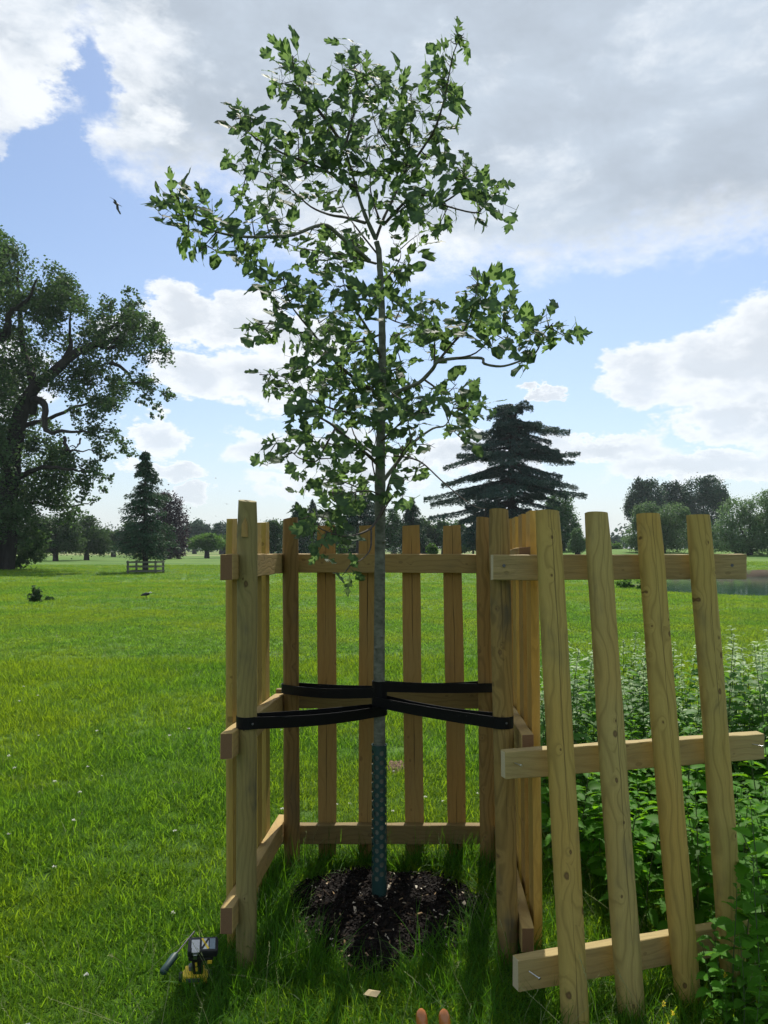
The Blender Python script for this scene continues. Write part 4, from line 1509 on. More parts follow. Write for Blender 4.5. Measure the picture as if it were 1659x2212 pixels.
def build_trunk_guard():
    """perforated plastic sleeve round the foot of the stem"""
    tx, ty = trunk_x(0.35)
    z0, z1 = 0.02, EYE - (1612 - HY) * 3.44 / F
    g = thing('trunk_sleeve', 'dark green perforated plastic sleeve round the foot of the oak stem', 'trunk guard', (tx - .001, ty, z0))
    H = z1 - z0
    Rg = 0.0325
    cols = 8
    cell_h = 0.040
    circ = 2 * math.pi * Rg
    cw = circ / cols
    rows = int(H / (cell_h / 2)) // 1
    hr = 0.0112
    mb = MB()
    nseg = 16
    # cells on a half-step lattice: every column's holes alternate
    ncell = int((H - 0.11) / cell_h)
    zlow = H - ncell * cell_h - 0.012
    def pt(s, z):
        a = s / Rg
        return (Rg * math.cos(a), Rg * math.sin(a), z)
    for c in range(cols):
        s0 = c * cw
        shift = (c % 2) * cell_h / 2
        for r in range(ncell):
            zb = zlow + r * cell_h - shift
            cx, cz = s0 + cw / 2, zb + cell_h / 2
            ring, outer = [], []
            for k in range(nseg):
                a = 2 * math.pi * (k + 0.5) / nseg
                dx, dz = math.cos(a), math.sin(a)
                ring.append(pt(cx + hr * dx, cz + hr * dz))
                q = min((cw / 2) / max(abs(dx), 1e-6), (cell_h / 2) / max(abs(dz), 1e-6))
                outer.append([dx * q, dz * q])
            # snap one outer point to each corner
            for sx in (-1, 1):
                for sz in (-1, 1):
                    j = min(range(nseg), key=lambda i: (outer[i][0] - sx * cw / 2) ** 2 + (outer[i][1] - sz * cell_h / 2) ** 2)
                    outer[j] = [sx * cw / 2, sz * cell_h / 2]
            ov = [pt(cx + a, cz + b) for a, b in outer]
            fs = [(k, (k + 1) % nseg, nseg + (k + 1) % nseg, nseg + k) for k in range(nseg)]
            mb.add(ring + ov, [f[::-1] for f in fs], 0, True)
        # solid strips above and below
        top = zlow + ncell * cell_h - shift
        for za, zb in ((0.0, zlow - shift), (top, H)):
            if zb - za > 1e-4:
                st = 4
                vs = [pt(s0 + cw * i / st, z) for z in (za, zb) for i in range(st + 1)]
                mb.add(vs, [(i, i + 1, st + 2 + i, st + 1 + i) for i in range(st)], 0, True)
    mb.sm = [False] * len(mb.sm)
    o = mb.build('sleeve', M['guard'], g)
    bm = bmesh.new(); bm.from_mesh(o.data)
    bmesh.ops.remove_doubles(bm, verts=bm.verts[:], dist=1e-4)
    bmesh.ops.recalc_face_normals(bm, faces=bm.faces[:])
    bm.to_mesh(o.data); bm.free()
    md = o.modifiers.new('thickness', 'SOLIDIFY')
    md.thickness = 0.002
    rim = MB()
    n = 28
    rim.tube([(Rg * math.cos(2 * math.pi * k / n), Rg * math.sin(2 * math.pi * k / n), H) for k in range(n + 1)], 0.0018, 6)
    rim.build('rim', M['guard'], g)


build_trunk_guard()

# ------------------------------------------------------------------ nettles


def nettle_leaf(mb, base, dirv, size, m=0, teeth=6, droop=0.5, width=0.34):
    d = Vector(dirv).normalized()
    side = d.cross(Vector((0, 0, 1)))
    if side.length < 1e-3:
        side = Vector((1, 0, 0))
    side.normalize()
    up = side.cross(d).normalized()
    roll = random.uniform(-.4, .4)
    side = (side * math.cos(roll) + up * math.sin(roll)).normalized()
    up = side.cross(d).normalized()
    vs, fs = [], []
    n = teeth * 2
    pos = Vector(base)
    prev_t = 0
    stalk = size * 0.15
    for i in range(n + 1):
        t = i / n
        w = width * math.sin(math.pi * min(t * 0.85 + 0.16, 1.0)) ** 0.9 * size
        if i % 2 == 0:
            w *= 0.80
        if i == n:
            w = 0.0
        c = Vector(base) + d * (stalk + t * size) - Vector((0, 0, 1)) * droop * size * t * t * 0.6
        fwd = d * (size * 0.045 if i % 2 else 0)
        lift = up * w * 0.35
        vs += [c + up * (0.012 * size if i % 2 else 0), c + side * w + lift + fwd, c - side * w + lift + fwd]
    for i in range(n):
        a, b = 3 * i, 3 * i + 3
        fs += [(a, a + 1, b + 1, b), (a, b, b + 2, a + 2)]
    mb.add(vs, fs, m, True)
    mb.add([Vector(base) - side * .0012, Vector(base) + side * .0012, Vector(base) + d * stalk], [(0, 1, 2)], m)


def nettle_variant(height, leaf, pairs, teeth, top_pale, lean, width=0.34):
    """returns stem mesh, list of leaf meshes' builders"""
    st, lf = MB(), MB()
    a0 = random.uniform(0, 6.28)
    ld = Vector((math.cos(a0), math.sin(a0), 0)) * lean
    def axis(t): return ld * (height * t * t) + Vector((0.006 * math.sin(5 * t), 0.006 * math.cos(4 * t), height * t))
    st.tube([axis(t / 6) for t in range(7)], [0.0035, 0.0034, 0.0032, 0.0029, 0.0025, 0.002, 0.0012], 5)
    rot = random.uniform(0, 3)
    leaves = []
    for k in range(pairs):
        t = 0.18 + 0.80 * (k / max(pairs - 1, 1)) ** 0.92
        s = leaf * (0.75 + 0.35 * math.sin(math.pi * min(1, t * 0.95))) * (1.0 if t < 0.75 else max(0.34, (1.12 - t) * 2.6))
        for h in (0, 1):
            a = rot + k * math.pi / 2 + h * math.pi + random.uniform(-.3, .3)
            el = -0.10 + 0.55 * t + random.uniform(-.15, .15)
            d = Vector((math.cos(a) * math.cos(el), math.sin(a) * math.cos(el), math.sin(el)))
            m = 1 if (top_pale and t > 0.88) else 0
            leaves.append((axis(t), d, s * random.uniform(.85, 1.12), m))
    # flower tassels and top bud
    for k in range(10 if top_pale else 4):
        a = random.uniform(0, 6.28)
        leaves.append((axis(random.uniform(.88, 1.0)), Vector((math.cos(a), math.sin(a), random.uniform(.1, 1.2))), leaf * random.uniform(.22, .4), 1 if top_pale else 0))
    if top_pale:
        for k in range(12):
            a = random.uniform(0, 6.28)
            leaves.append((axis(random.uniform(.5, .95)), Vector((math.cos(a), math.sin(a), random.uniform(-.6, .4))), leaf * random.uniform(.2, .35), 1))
    return st, leaves, teeth, width


def build_nettles():
    def bake(spec, mats):
        st, leaves, teeth, width = spec
        lm = MB()
        for (b, d, s, m) in leaves:
            nettle_leaf(lm, b, d, s, m, teeth, random.uniform(.3, .9), width)
        a = st.build('nettle_plant', M['nettle_stem'])
        l = lm.build('foliage', mats, a)
        return a, l
    def collect(protos):
        return [(a.data, l.data, a, l) for a, l in protos]
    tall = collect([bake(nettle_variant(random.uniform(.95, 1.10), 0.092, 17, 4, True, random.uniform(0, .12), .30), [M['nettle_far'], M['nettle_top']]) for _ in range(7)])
    broad = collect([bake(nettle_variant(random.uniform(.58, .78), 0.104, 10, 9, False, random.uniform(0.02, .22), .31), [M['nettle'], M['nettle_top']]) for _ in range(7)])
    used = set()
    def put(pool, x, y, s, label, group):
        i = random.randrange(len(pool))
        sd, ld, a0, l0 = pool[i]
        if a0.name not in used:
            used.add(a0.name)
            a, l = a0, l0
        else:
            a = a0.copy(); C.objects.link(a)
            l = l0.copy(); C.objects.link(l)
            l.parent = a
        a.location = (x, y, -0.02)
        a.rotation_euler = (random.gauss(0, .06), random.gauss(0, .06), random.uniform(0, 6.28))
        a.scale = (s, s, s)
        tag(a, label, 'nettle', group)
    r = random.Random(5)
    def gap(x, y):
        u = CX + x * F / y
        for lim, txt in ((1195, 'just right of the guard'), (1313, 'seen between the first and second panel palings'), (1427, 'seen between the second and third panel palings'), (1535, 'seen between the third and fourth panel palings')):
            if u < lim:
                return txt
        return 'right of the last panel paling'
    # tall pale-topped nettles behind the panel (placed where the photo shows the clump)
    n = 0
    while n < 150:
        y = 4.15 + 1.6 * r.random() ** 1.3
        x = r.uniform(0.72, 3.5)
        u = CX + x * F / y
        if u < 1165 or u > 1800 or math.sin(x * 5.3 + 1) * math.sin(y * 4.1) < -0.35:
            continue
        prof = 0.92 if u < 1300 else (0.80 if u < 1500 else 0.86)
        hgt = 1.14 * prof * r.uniform(0.62, 1.08)
        if u < 1230:
            hgt *= 0.75 + 0.25 * (u - 1165) / 65
        put(tall, x, y, hgt, 'tall nettle with a pale silvery top, ' + gap(x, y), 'tall nettles behind the panel')
        n += 1
    n = 0
    while n < 135:
        y = r.uniform(2.98, 4.4)
        x = r.uniform(0.70, 2.6)
        u = CX + x * F / y
        # the panel's foot and the strip of lawn by the guard stay clear
        if x < 0.74 + (0.16 if y < 3.6 else 0.0) + (0.05 * (y - 3.0)) or u > 1850:
            continue
        put(broad, x, y, r.uniform(.68, 1.0), 'low broad-leaved green nettle, ' + gap(x, y), 'broad-leaved nettles behind the panel')
        n += 1
    # nettles growing round the right foot of the panel, towards the camera
    front = [(1585, 2.62, .62), (1640, 2.55, .66), (1610, 2.45, .48), (1690, 2.6, .74), (1560, 2.70, .44), (1665, 2.42, .52), (1545, 2.56, .40), (1720, 2.5, .70), (1600, 2.74, .62), (1655, 2.75, .80), (1700, 2.8, .9), (1575, 2.5, .30), (1630, 2.36, .34), (1690, 2.35, .45), (1745, 2.65, .8)]
    for u, d, s in front:
        put(broad, (u - CX) * d / F, d, s * 1.15, 'broad-leaved nettle in front of the right foot of the leaning panel', 'nettles at the right edge in front')
    # the prototypes that were never placed
    for pool in (tall, broad):
        for sd, ld, a, l in pool:
            if a.name not in used:
                bpy.data.objects.remove(l); bpy.data.objects.remove(a)


build_nettles()

# ------------------------------------------------------------------ far trees


def leaf_quads(cent, size, up_bias=0.5, flat=None, aspect=1.0, axis=None):
    """quads of random direction at the given centres"""
    n = len(cent)
    size = np.broadcast_to(size, (n,))
    nrm = rng.normal(size=(n, 3))
    nrm[:, 2] = np.abs(nrm[:, 2]) * (1 + up_bias)
    nrm /= np.linalg.norm(nrm, axis=1, keepdims=True)
    t = rng.normal(size=(n, 3)) if axis is None else axis + rng.normal(0, 0.35, (n, 3))
    t -= nrm * np.sum(t * nrm, 1, keepdims=True)
    t /= np.linalg.norm(t, axis=1, keepdims=True) + 1e-9
    b = np.cross(nrm, t)
    L = (size * 0.5)[:, None]
    W = (size * 0.5 * aspect)[:, None]
    j = lambda: rng.uniform(0.75, 1.25, (n, 1))
    v = np.stack([cent - t * L * j(), cent + b * W * j(), cent + t * L * j(), cent - b * W * j()], 1).reshape(-1, 3)
    f = np.arange(4 * n).reshape(n, 4)
    return v, f


def ball_points(blobs, per, clump=14, spread=0.22, hollow=0.35):
    """leaf positions: clumps spread through ellipsoids (x, y, z, rx, ry, rz)"""
    out = []
    vol = np.array([(b[3] * b[4] * b[5]) ** (2 / 3) for b in blobs])
    vol = vol / vol.sum()
    for b, w in zip(blobs, vol):
        nc = max(3, int(per * w / clump))
        d = rng.normal(size=(nc, 3)); d /= np.linalg.norm(d, axis=1, keepdims=True)
        r = rng.uniform(hollow, 1.0, nc) ** 0.5
        c = d * r[:, None] * rng.uniform(.86, 1.1, (nc, 1))
        q = np.repeat(c, clump, 0) + rng.normal(0, spread, (nc * clump, 3))
        out.append(q * np.array(b[3:6]) + np.array(b[:3]))
    return np.concatenate(out)


def make_tree(name, label, cat, base, trunk_h, trunk_r, blobs, leaves, leaf_size, mat, group=None, limbs=6, bark=None, aspect=0.8, spread=0.22, hollow=0.35, clump=14, lean=0.0):
    base = Vector(base)
    t = thing(name, label, cat, base, group)
    mb = MB()
    top = max(b[2] + b[5] * 0.5 for b in blobs)
    mb.tube([(0, 0, -0.3), (0, 0, trunk_h * 0.5), (lean * .5, 0, trunk_h), (lean, 0, top * 0.8)], [trunk_r * 1.25, trunk_r, trunk_r * 0.85, trunk_r * 0.25], 8)
    for k in range(min(limbs, len(blobs))):
        b = blobs[k * len(blobs) // max(1, min(limbs, len(blobs)))]
        s = Vector((0, 0, trunk_h * random.uniform(.75, 1.2)))
        e = Vector(b[:3])
        mid = s.lerp(e, .5) + Vector((0, 0, -0.08 * (e - s).length))
        mb.tube([s, mid, e], [trunk_r * .5, trunk_r * .3, trunk_r * .1], 5)
    mb.build('trunk', M[bark or 'bark_far'], t)
    sub = []
    for q in blobs:
        for _ in range(4):
            dv = Vector((random.gauss(0, 1), random.gauss(0, 1), random.gauss(.35, 1))).normalized()
            k = random.uniform(.28, .48)
            sub.append((q[0] + dv.x * q[3] * .92, q[1] + dv.y * q[4] * .92, max(.3 if trunk_h > .3 else 0.0, q[2] + dv.z * q[5] * .92), q[3] * k, q[4] * k, q[5] * k))
    p = ball_points(list(blobs) + sub, leaves, clump, spread, hollow)
    p[:, 2] = np.where(p[:, 2] < .02, .02 + rng.random(len(p)) * .3 * max(b[5] for b in blobs), p[:, 2])
    v, f = leaf_quads(p, leaf_size * rng.uniform(.6, 1.3, len(p)), aspect=aspect)
    link('crown', np_mesh('crown', v, f, M[mat]), t)
    return t


def blobs_px(base, d, lst, depth=0.8):
    """ellipsoids given in picture units (u, v, ru, rv) round a tree whose foot is at base"""
    out = []
    for (u, v, ru, rv) in lst:
        c = P(u, v, d) - Vector(base)
        rx, rz = ru * d / F, rv * d / F
        out.append((c.x, random.uniform(-.5, .5) * rx * depth, c.z, rx, rx * depth, rz))
    return out


def build_big_oak():
    d = 59.0
    k = 0.3838
    def cc(x, y): return x * k, 485 + y * k
    base = P(18, 1230, d); base.z = 0
    t = thing('oak_tree', 'huge dark spreading oak with low drooping boughs at the left edge of the meadow', 'tree', base)
    limbs = [
        ([(20, 1940), (40, 1700), (60, 1450), (100, 1180), (150, 1020), (200, 930), (330, 820), (470, 720), (560, 690), (690, 650)], 0.85, -0.5),
        ([(200, 930), (150, 800), (100, 700), (60, 500), (20, 300), (0, 150)], .38, 2), ([(0, 640), (60, 620), (90, 560), (130, 520), (230, 480), (300, 380)], .34, -2),
        ([(180, 1050), (220, 1000), (300, 1040), (320, 1140), (360, 1200), (480, 1200), (620, 1215)], .34, -3), ([(330, 820), (370, 690), (350, 600), (330, 420)], .26, 1.5),
        ([(620, 780), (700, 815), (760, 870), (790, 910), (860, 930)], .16, -2), ([(470, 720), (560, 600), (640, 500), (720, 430)], .22, 2), ([(560, 690), (660, 690), (690, 660), (780, 640), (860, 640)], .16, 0),
        ([(140, 1130), (220, 1090), (330, 1010), (450, 960), (600, 950)], .2, 3), ([(60, 1450), (200, 1400), (330, 1380), (480, 1400), (590, 1420)], .24, -3), ([(50, 1560), (150, 1560), (280, 1580), (420, 1560)], .2, 2),
        ([(60, 1400), (-100, 1200), (-260, 900), (-330, 600)], .5, 1), ([(40, 1600), (-150, 1400), (-400, 1300)], .4, -2), ([(360, 1200), (420, 1280), (500, 1300), (640, 1310)], .14, -3), ([(450, 1210), (500, 1270), (520, 1290)], .08, -3),
    ]
    mb = MB()
    for li, (pl, r, dy) in enumerate(limbs):
        pts = []
        n = len(pl)
        for i, q in enumerate(pl):
            u, v = cc(*q)
            p = P(u, v, d) - base
            p.y = dy * (i / (n - 1)) * 1.4
            pts.append(p)
        fine = []
        for i in range(n - 1):
            a, b, c, e = pts[max(i - 1, 0)], pts[i], pts[i + 1], pts[min(i + 2, n - 1)]
            for s in range(4):
                w = s / 4
                fine.append(0.5 * (2 * b + (c - a) * w + (2 * a - 5 * b + 4 * c - e) * w * w + (3 * b - a - 3 * c + e) * w ** 3) + Vector((random.uniform(-.08, .08), 0, random.uniform(-.08, .08))))
        fine.append(pts[-1])
        part = MB()
        part.tube(fine, [max(.04, r * (1 - .82 * i / (len(fine) - 1))) for i in range(len(fine))], 8)
        part.build('trunk' if li == 0 else 'branch', M['bark_oak'], t)
    B = [(0, 180, 110), (40, 100, 50), (20, 300, 70), (250, 330, 90), (330, 300, 70), (300, 260, 50), (210, 400, 70), (400, 420, 50), (360, 380, 70), (150, 450, 90), (30, 420, 100), (60, 600, 80), (280, 520, 90), (340, 470, 70), (450, 600, 80), (330, 640, 70),
         (500, 520, 60), (600, 560, 80), (610, 460, 40), (680, 430, 50), (740, 400, 36), (700, 520, 80), (760, 540, 70), (840, 620, 70), (900, 600, 36), (880, 700, 60), (800, 740, 50), (740, 680, 60), (610, 680, 70), (540, 780, 80), (420, 790, 80), (230, 780, 80),
         (60, 780, 110), (20, 930, 110), (330, 900, 70), (450, 880, 80), (600, 900, 80), (560, 1000, 60), (650, 1030, 45), (690, 900, 40), (800, 890, 55), (870, 920, 50), (925, 950, 36), (850, 1000, 36), (865, 1065, 22), (790, 1000, 22), (480, 980, 60), (390, 1050, 40),
         (560, 1110, 50), (560, 1180, 46), (610, 1150, 40), (660, 1210, 40), (695, 1270, 34), (620, 1315, 34), (540, 1250, 40), (450, 1150, 34), (120, 1010, 90), (60, 1150, 100), (180, 1230, 70), (270, 1130, 40), (290, 1250, 60), (100, 1350, 130), (300, 1330, 80), (410, 1340, 70),
         (520, 1370, 56), (590, 1420, 40), (550, 1470, 34), (480, 1450, 50), (480, 1545, 30), (510, 1510, 26), (340, 1430, 80), (200, 1480, 110), (60, 1540, 120), (300, 1560, 70), (390, 1600, 40), (350, 1650, 40), (160, 1640, 90), (60, 1700, 90), (140, 1770, 80), (190, 1800, 46), (110, 1850, 70), (60, 1890, 50), (180, 1870, 34),
         (-150, 300, 160), (-330, 500, 180), (-200, 700, 200), (-400, 800, 200), (-520, 1000, 170), (-250, 1100, 200), (-420, 1300, 180), (-150, 1500, 180), (-300, 1600, 150), (-80, 100, 100), (-120, 900, 160), (-60, 1250, 150), (-100, 1750, 120)]
    bl = []
    for (x, y, r) in B:
        u, v = cc(x, y)
        p = P(u, v, d) - base
        rr = r * 1.06 * k * d / F
        for q in range(2):
            bl.append((p.x + random.uniform(-.15, .15) * rr, random.uniform(-1, 1) * min(4.5, 1.5 + rr), p.z, rr, rr * 1.1, rr * .95))
    p = ball_points(bl, 110000, 9, 0.21, 0.12)
    v, f = leaf_quads(p, 0.215 * rng.uniform(.55, 1.5, len(p)), aspect=.7)
    link('crown', np_mesh('crown', v, f, M['leaf_oak']), t)


build_big_oak()


def conifer(name, label, base, h, r_of, mat, n_br=90, droop=0.25, z0=0.5, leaf=0.22, per=46, trunk_r=0.12, tip_up=0.0, flat=0.12, group=None, trunk_mat='bark_far', hang=0.5, whorl=None):
    """evergreen: branches with sprays of needles; r_of(t) is the branch length at height fraction t"""
    t = thing(name, label, 'conifer', base, group)
    mb = MB()
    mb.tube([(0, 0, -.2), (0, 0, h * .3), (0.0, 0, h * .7), (0, 0, h)], [trunk_r * 1.2, trunk_r, trunk_r * .55, trunk_r * .08], 8)
    mb.build('trunk', M[trunk_mat], t)
    br = MB()
    cents, axes = [], []
    lev = whorl
    for k in range(n_br):
        if lev:
            q = min(.99, random.choice(lev) + random.gauss(0, .012))
        else:
            q = (k + random.random()) / n_br
        z = z0 + (h - z0) * q
        L = r_of(q) * random.choice((random.uniform(.55, 1.0), random.uniform(.85, 1.3)))
        if L < 0.05:
            continue
        a = random.uniform(0, 6.283)
        dirv = Vector((math.cos(a), math.sin(a), 0))
        n = 7
        pts = []
        for i in range(n):
            s = i / (n - 1)
            zz = z - droop * L * s ** 1.6 + tip_up * L * s ** 3 + 0.10 * L * math.sin(math.pi * s) * (1 if droop < .3 else .3)
            pts.append(Vector((dirv.x * L * s, dirv.y * L * s, zz)))
        br.tube(pts, [max(.012, trunk_r * .28 * (1 - i / n)) for i in range(n)], 4)
        m = max(6, int(per * (0.25 + L / max(.1, r_of(0.1))) ))
        s = rng.uniform(0.12, 1.02, m) ** 0.8
        px = np.array([[p.x, p.y, p.z] for p in pts])
        c = np.stack([np.interp(s, np.linspace(0, 1, n), px[:, j]) for j in range(3)], -1)
        wid = (0.30 * L * (1.05 - s) + 0.05 * L + 0.10)
        lat = rng.uniform(-1, 1, m) * wid
        c[:, 0] += -dirv.y * lat; c[:, 1] += dirv.x * lat
        c[:, 2] += rng.normal(0, flat, m) * min(1.0, L) - np.abs(lat) * 0.25 - hang * leaf * rng.random(m)
        cents.append(c)
        ax = np.array([dirv.x, dirv.y, -0.25 - hang])
        axes.append(np.broadcast_to(ax, (m, 3)) + np.stack([-dirv.y * np.sign(lat) * .6, dirv.x * np.sign(lat) * .6, np.zeros(m)], -1))
    br.build('branches', M[trunk_mat], t)['kind'] = 'stuff'
    c = np.concatenate(cents); ax = np.concatenate(axes)
    v, f = leaf_quads(c, leaf * rng.uniform(.6, 1.5, len(c)), aspect=.30, axis=ax)
    link('crown', np_mesh('crown', v, f, M[mat]), t)
    return t


def far_base(u, v=None, d=None):
    if d is None:
        d = EYE * F / (v - HY)
    p = P(u, 0, d)
    p.z = float(ground_h(p.x, d)) if d < 400 else 0
    return p, d


def build_far_trees():
    # deodar behind the little rail fence
    b, d = far_base(314, 1236.5)
    conifer('young_cedar_tree', 'young drooping cedar standing inside the low rail fence on the meadow', b, 7.9,
            lambda q: (2.1 * (1 - q) ** 0.7 + 0.16) * (1.05 if q < .6 else (.55 + .5 * random.random())), 'leaf_deodar', 170, .30, 1.15, .20, 130, .17, .16, .10, hang=.8, whorl=[.03, .1, .17, .24, .31, .38, .46, .53, .6, .67, .74, .80, .85, .9, .95, .98])
    # copper beech
    b, d = far_base(366, d=120)
    make_tree('copper_beech_tree', 'dark purple copper beech behind the fenced young cedar', 'tree', b, 2.0, .3,
              blobs_px(b, d, [(360, 1110, 26, 40), (345, 1140, 30, 45), (378, 1135, 26, 48), (350, 1175, 45, 30), (385, 1170, 22, 30), (355, 1085, 14, 22)]), 13000, .27, 'leaf_copper')
    rows = [
        # name, label, cat, foot u, distance, trunk height, blobs, leaves, leaf size, material
        ('parkland_tree', 'dark low-crowned tree with a short thick trunk right of the huge oak', 'tree', 120, 99, 1.5, [(85, 1165, 38, 34), (125, 1150, 44, 34), (100, 1140, 40, 24), (150, 1170, 32, 26), (120, 1178, 50, 20), (60, 1150, 34, 40)], 9000, .32, 'leaf_oak'),
        ('parkland_tree', 'dark tree with a slim short trunk left of the fenced young cedar', 'tree', 187, 107, 1.4, [(175, 1160, 30, 36), (205, 1165, 30, 30), (190, 1140, 24, 22), (215, 1180, 30, 16), (165, 1180, 26, 16)], 7000, .32, 'leaf_oak'),
        ('parkland_tree', 'shadowed tree filling the gap just left of the young cedar', 'tree', 245, 150, 1.6, [(240, 1165, 28, 26), (262, 1168, 22, 24), (222, 1172, 22, 22), (280, 1160, 26, 30)], 4500, .5, 'leaf_oak'),
        ('parkland_tree', 'far rounded tree rising over the low trees left of the guard', 'tree', 420, 230, 2.0, [(422, 1150, 26, 24), (405, 1165, 22, 24), (440, 1160, 18, 20), (425, 1138, 14, 12)], 4500, .65, 'leaf_poplar'),
        ('parkland_tree', 'light green tree on a thin trunk with a wide flat crown', 'tree', 447, 128, 1.6, [(435, 1172, 28, 16), (462, 1174, 26, 14), (450, 1164, 24, 12)], 4500, .34, 'leaf_fresh'),
        ('parkland_tree', 'bluish far tree partly hidden by the left palings of the guard', 'tree', 478, 220, 2.0, [(480, 1155, 24, 24), (500, 1160, 20, 26), (466, 1166, 16, 18)], 3500, .65, 'leaf_poplar'),
        ('parkland_tree', 'bright green small tree beside the left palings of the guard', 'tree', 486, 140, 1.4, [(490, 1172, 22, 16), (508, 1176, 18, 14)], 2500, .38, 'leaf_fresh'),
        ('parkland_tree', 'bushy tree between the left palings and the rear left post', 'tree', 588, 110, 1.6, [(585, 1152, 24, 28), (600, 1160, 22, 30), (572, 1172, 22, 20), (555, 1165, 22, 24)], 6000, .32, 'leaf_broad'),
        ('parkland_tree', 'broad dark green tree just right of the oak stem', 'tree', 852, 105, 1.6, [(848, 1130, 20, 24), (858, 1155, 24, 28), (836, 1160, 22, 26), (800, 1165, 22, 26)], 6000, .32, 'leaf_broad'),
        ('parkland_tree', 'low green tree left of the great cedar', 'tree', 958, 120, 1.4, [(955, 1150, 18, 22), (968, 1168, 22, 20), (985, 1172, 22, 18), (1015, 1172, 26, 18)], 5500, .36, 'leaf_broad'),
        ('parkland_tree', 'tall rounded tree growing right behind the great cedar', 'tree', 1215, 112, 2.0, [(1212, 1095, 26, 32), (1225, 1130, 26, 36), (1195, 1130, 30, 40), (1205, 1165, 40, 24), (1165, 1160, 36, 28), (1130, 1172, 36, 18)], 13000, .36, 'leaf_broad'),
        ('parkland_tree', 'small pale tree at the right foot of the rounded tree', 'tree', 1248, 95, 1.2, [(1247, 1165, 12, 20), (1255, 1178, 12, 14), (1240, 1180, 14, 12)], 2600, .26, 'leaf_willow'),
        ('parkland_tree', 'tiny far tree in the gap between the first two panel palings', 'tree', 1325, 300, 2.0, [(1328, 1170, 14, 12), (1340, 1172, 14, 14), (1305, 1178, 14, 8)], 2200, .8, 'leaf_poplar'),
        ('parkland_tree', 'small bright tree by the second panel paling', 'tree', 1328, 130, 1.0, [(1330, 1183, 12, 11), (1318, 1186, 9, 8)], 1800, .3, 'leaf_fresh'),
        ('poplar_tree', 'leftmost of the three tall dark trees beyond the pond', 'tree', 1405, 165, 3.0, [(1382, 1075, 26, 32), (1408, 1068, 26, 30), (1370, 1095, 20, 26), (1395, 1110, 40, 34), (1360, 1100, 12, 16)], 9000, .50, 'leaf_poplar'),
        ('poplar_tree', 'middle and lowest-topped of the three tall dark trees beyond the pond', 'tree', 1450, 168, 3.0, [(1448, 1070, 22, 28), (1462, 1078, 22, 28), (1440, 1105, 34, 40), (1470, 1120, 30, 40)], 7500, .50, 'leaf_poplar'),
        ('poplar_tree', 'rightmost and widest of the three tall dark trees beyond the pond', 'tree', 1520, 166, 3.0, [(1500, 1065, 30, 30), (1530, 1060, 30, 28), (1552, 1075, 24, 32), (1520, 1100, 46, 36), (1510, 1145, 46, 36), (1560, 1095, 16, 22)], 12000, .50, 'leaf_poplar'),
        ('willow_tree', 'pale green bushy willow below the tall dark trees', 'tree', 1432, 100, 1.2, [(1395, 1110, 26, 24), (1450, 1112, 30, 26), (1425, 1145, 44, 34), (1375, 1160, 26, 28), (1465, 1160, 30, 30), (1420, 1175, 60, 18), (1405, 1130, 30, 30)], 14000, .27, 'leaf_willow'),
        ('willow_tree', 'large pale willow at the right edge beyond the pond', 'tree', 1620, 92, 1.2, [(1590, 1110, 36, 32), (1640, 1105, 44, 34), (1560, 1150, 28, 34), (1610, 1150, 50, 38), (1670, 1145, 50, 44), (1570, 1178, 40, 16), (1640, 1180, 60, 18), (1710, 1130, 50, 50)], 17000, .27, 'leaf_willow'),
    ]
    for (nm, lab, cat, u, d, th, lst, nl, ls, mt) in rows:
        b, d = far_base(u, d=d)
        make_tree(nm, lab, cat, b, th, .0021 * d + .12, blobs_px(b, d, lst), int(nl * 2.3), ls * .68, mt, 'trees across the park', spread=.17)
    for i, (u, d, top, w, lab) in enumerate(((540, 150, 1138, 26, 'dark tree low behind the slender left palings'), (620, 135, 1128, 26, 'dark tree filling in behind the pointed spruces'), (665, 140, 1135, 26, 'dark tree right behind the slimmer spruce'),
            (715, 130, 1118, 26, 'dark tree behind the second rear paling'), (750, 125, 1122, 24, 'dark tree between the bare pine trunks and the second rear paling'), (800, 130, 1126, 22, 'dark tree directly behind the oak stem'),
            (915, 120, 1120, 26, 'green tree behind the pointed spruce by the third rear paling'), (985, 125, 1128, 24, 'green tree under the left tips of the great cedar'), (1140, 118, 1120, 26, 'green tree behind the trunk of the great cedar'), (300, 170, 1150, 34, 'dim tree behind the fenced young cedar'), (60, 130, 1145, 40, 'shadowed tree behind the trunk of the huge oak'))):
        b, d = far_base(u, d=d)
        hh = (1192 - top)
        make_tree('parkland_tree', lab, 'tree', b, 1.4, .3, blobs_px(b, d, [(u, top + hh * .35, w * .8, hh * .38), (u - w * .6, top + hh * .6, w * .7, hh * .4), (u + w * .6, top + hh * .62, w * .7, hh * .4), (u, top + hh * .75, w * 1.1, hh * .3)]), 11000, .30, ('leaf_oak', 'leaf_broad', 'leaf_conifer')[i % 3], 'trees across the park', spread=.17)
    # conifers behind the guard
    b, d = far_base(641, d=100)
    conifer('spruce_tree', 'left one of two pointed spruces behind the rear left post', b, 7.4, lambda q: 2.9 * (1 - q) ** .8 + .1, 'leaf_conifer', 120, .25, .6, .34, 80, .16, 0, .12, group='evergreens behind the guard')
    b, d = far_base(675, d=108)
    conifer('spruce_tree', 'right and slimmer one of two pointed spruces behind the rear rail', b, 8.2, lambda q: 2.1 * (1 - q) ** .8 + .1, 'leaf_conifer', 110, .25, .6, .34, 70, .16, 0, .12, group='evergreens behind the guard')
    b, d = far_base(890, d=86)
    conifer('spruce_tree', 'pointed dark spruce between the third and fourth rear palings', b, 7.0, lambda q: 2.75 * (1 - q) ** .85 + .1, 'leaf_conifer', 140, .28, .5, .30, 90, .16, 0, .12, group='evergreens behind the guard')
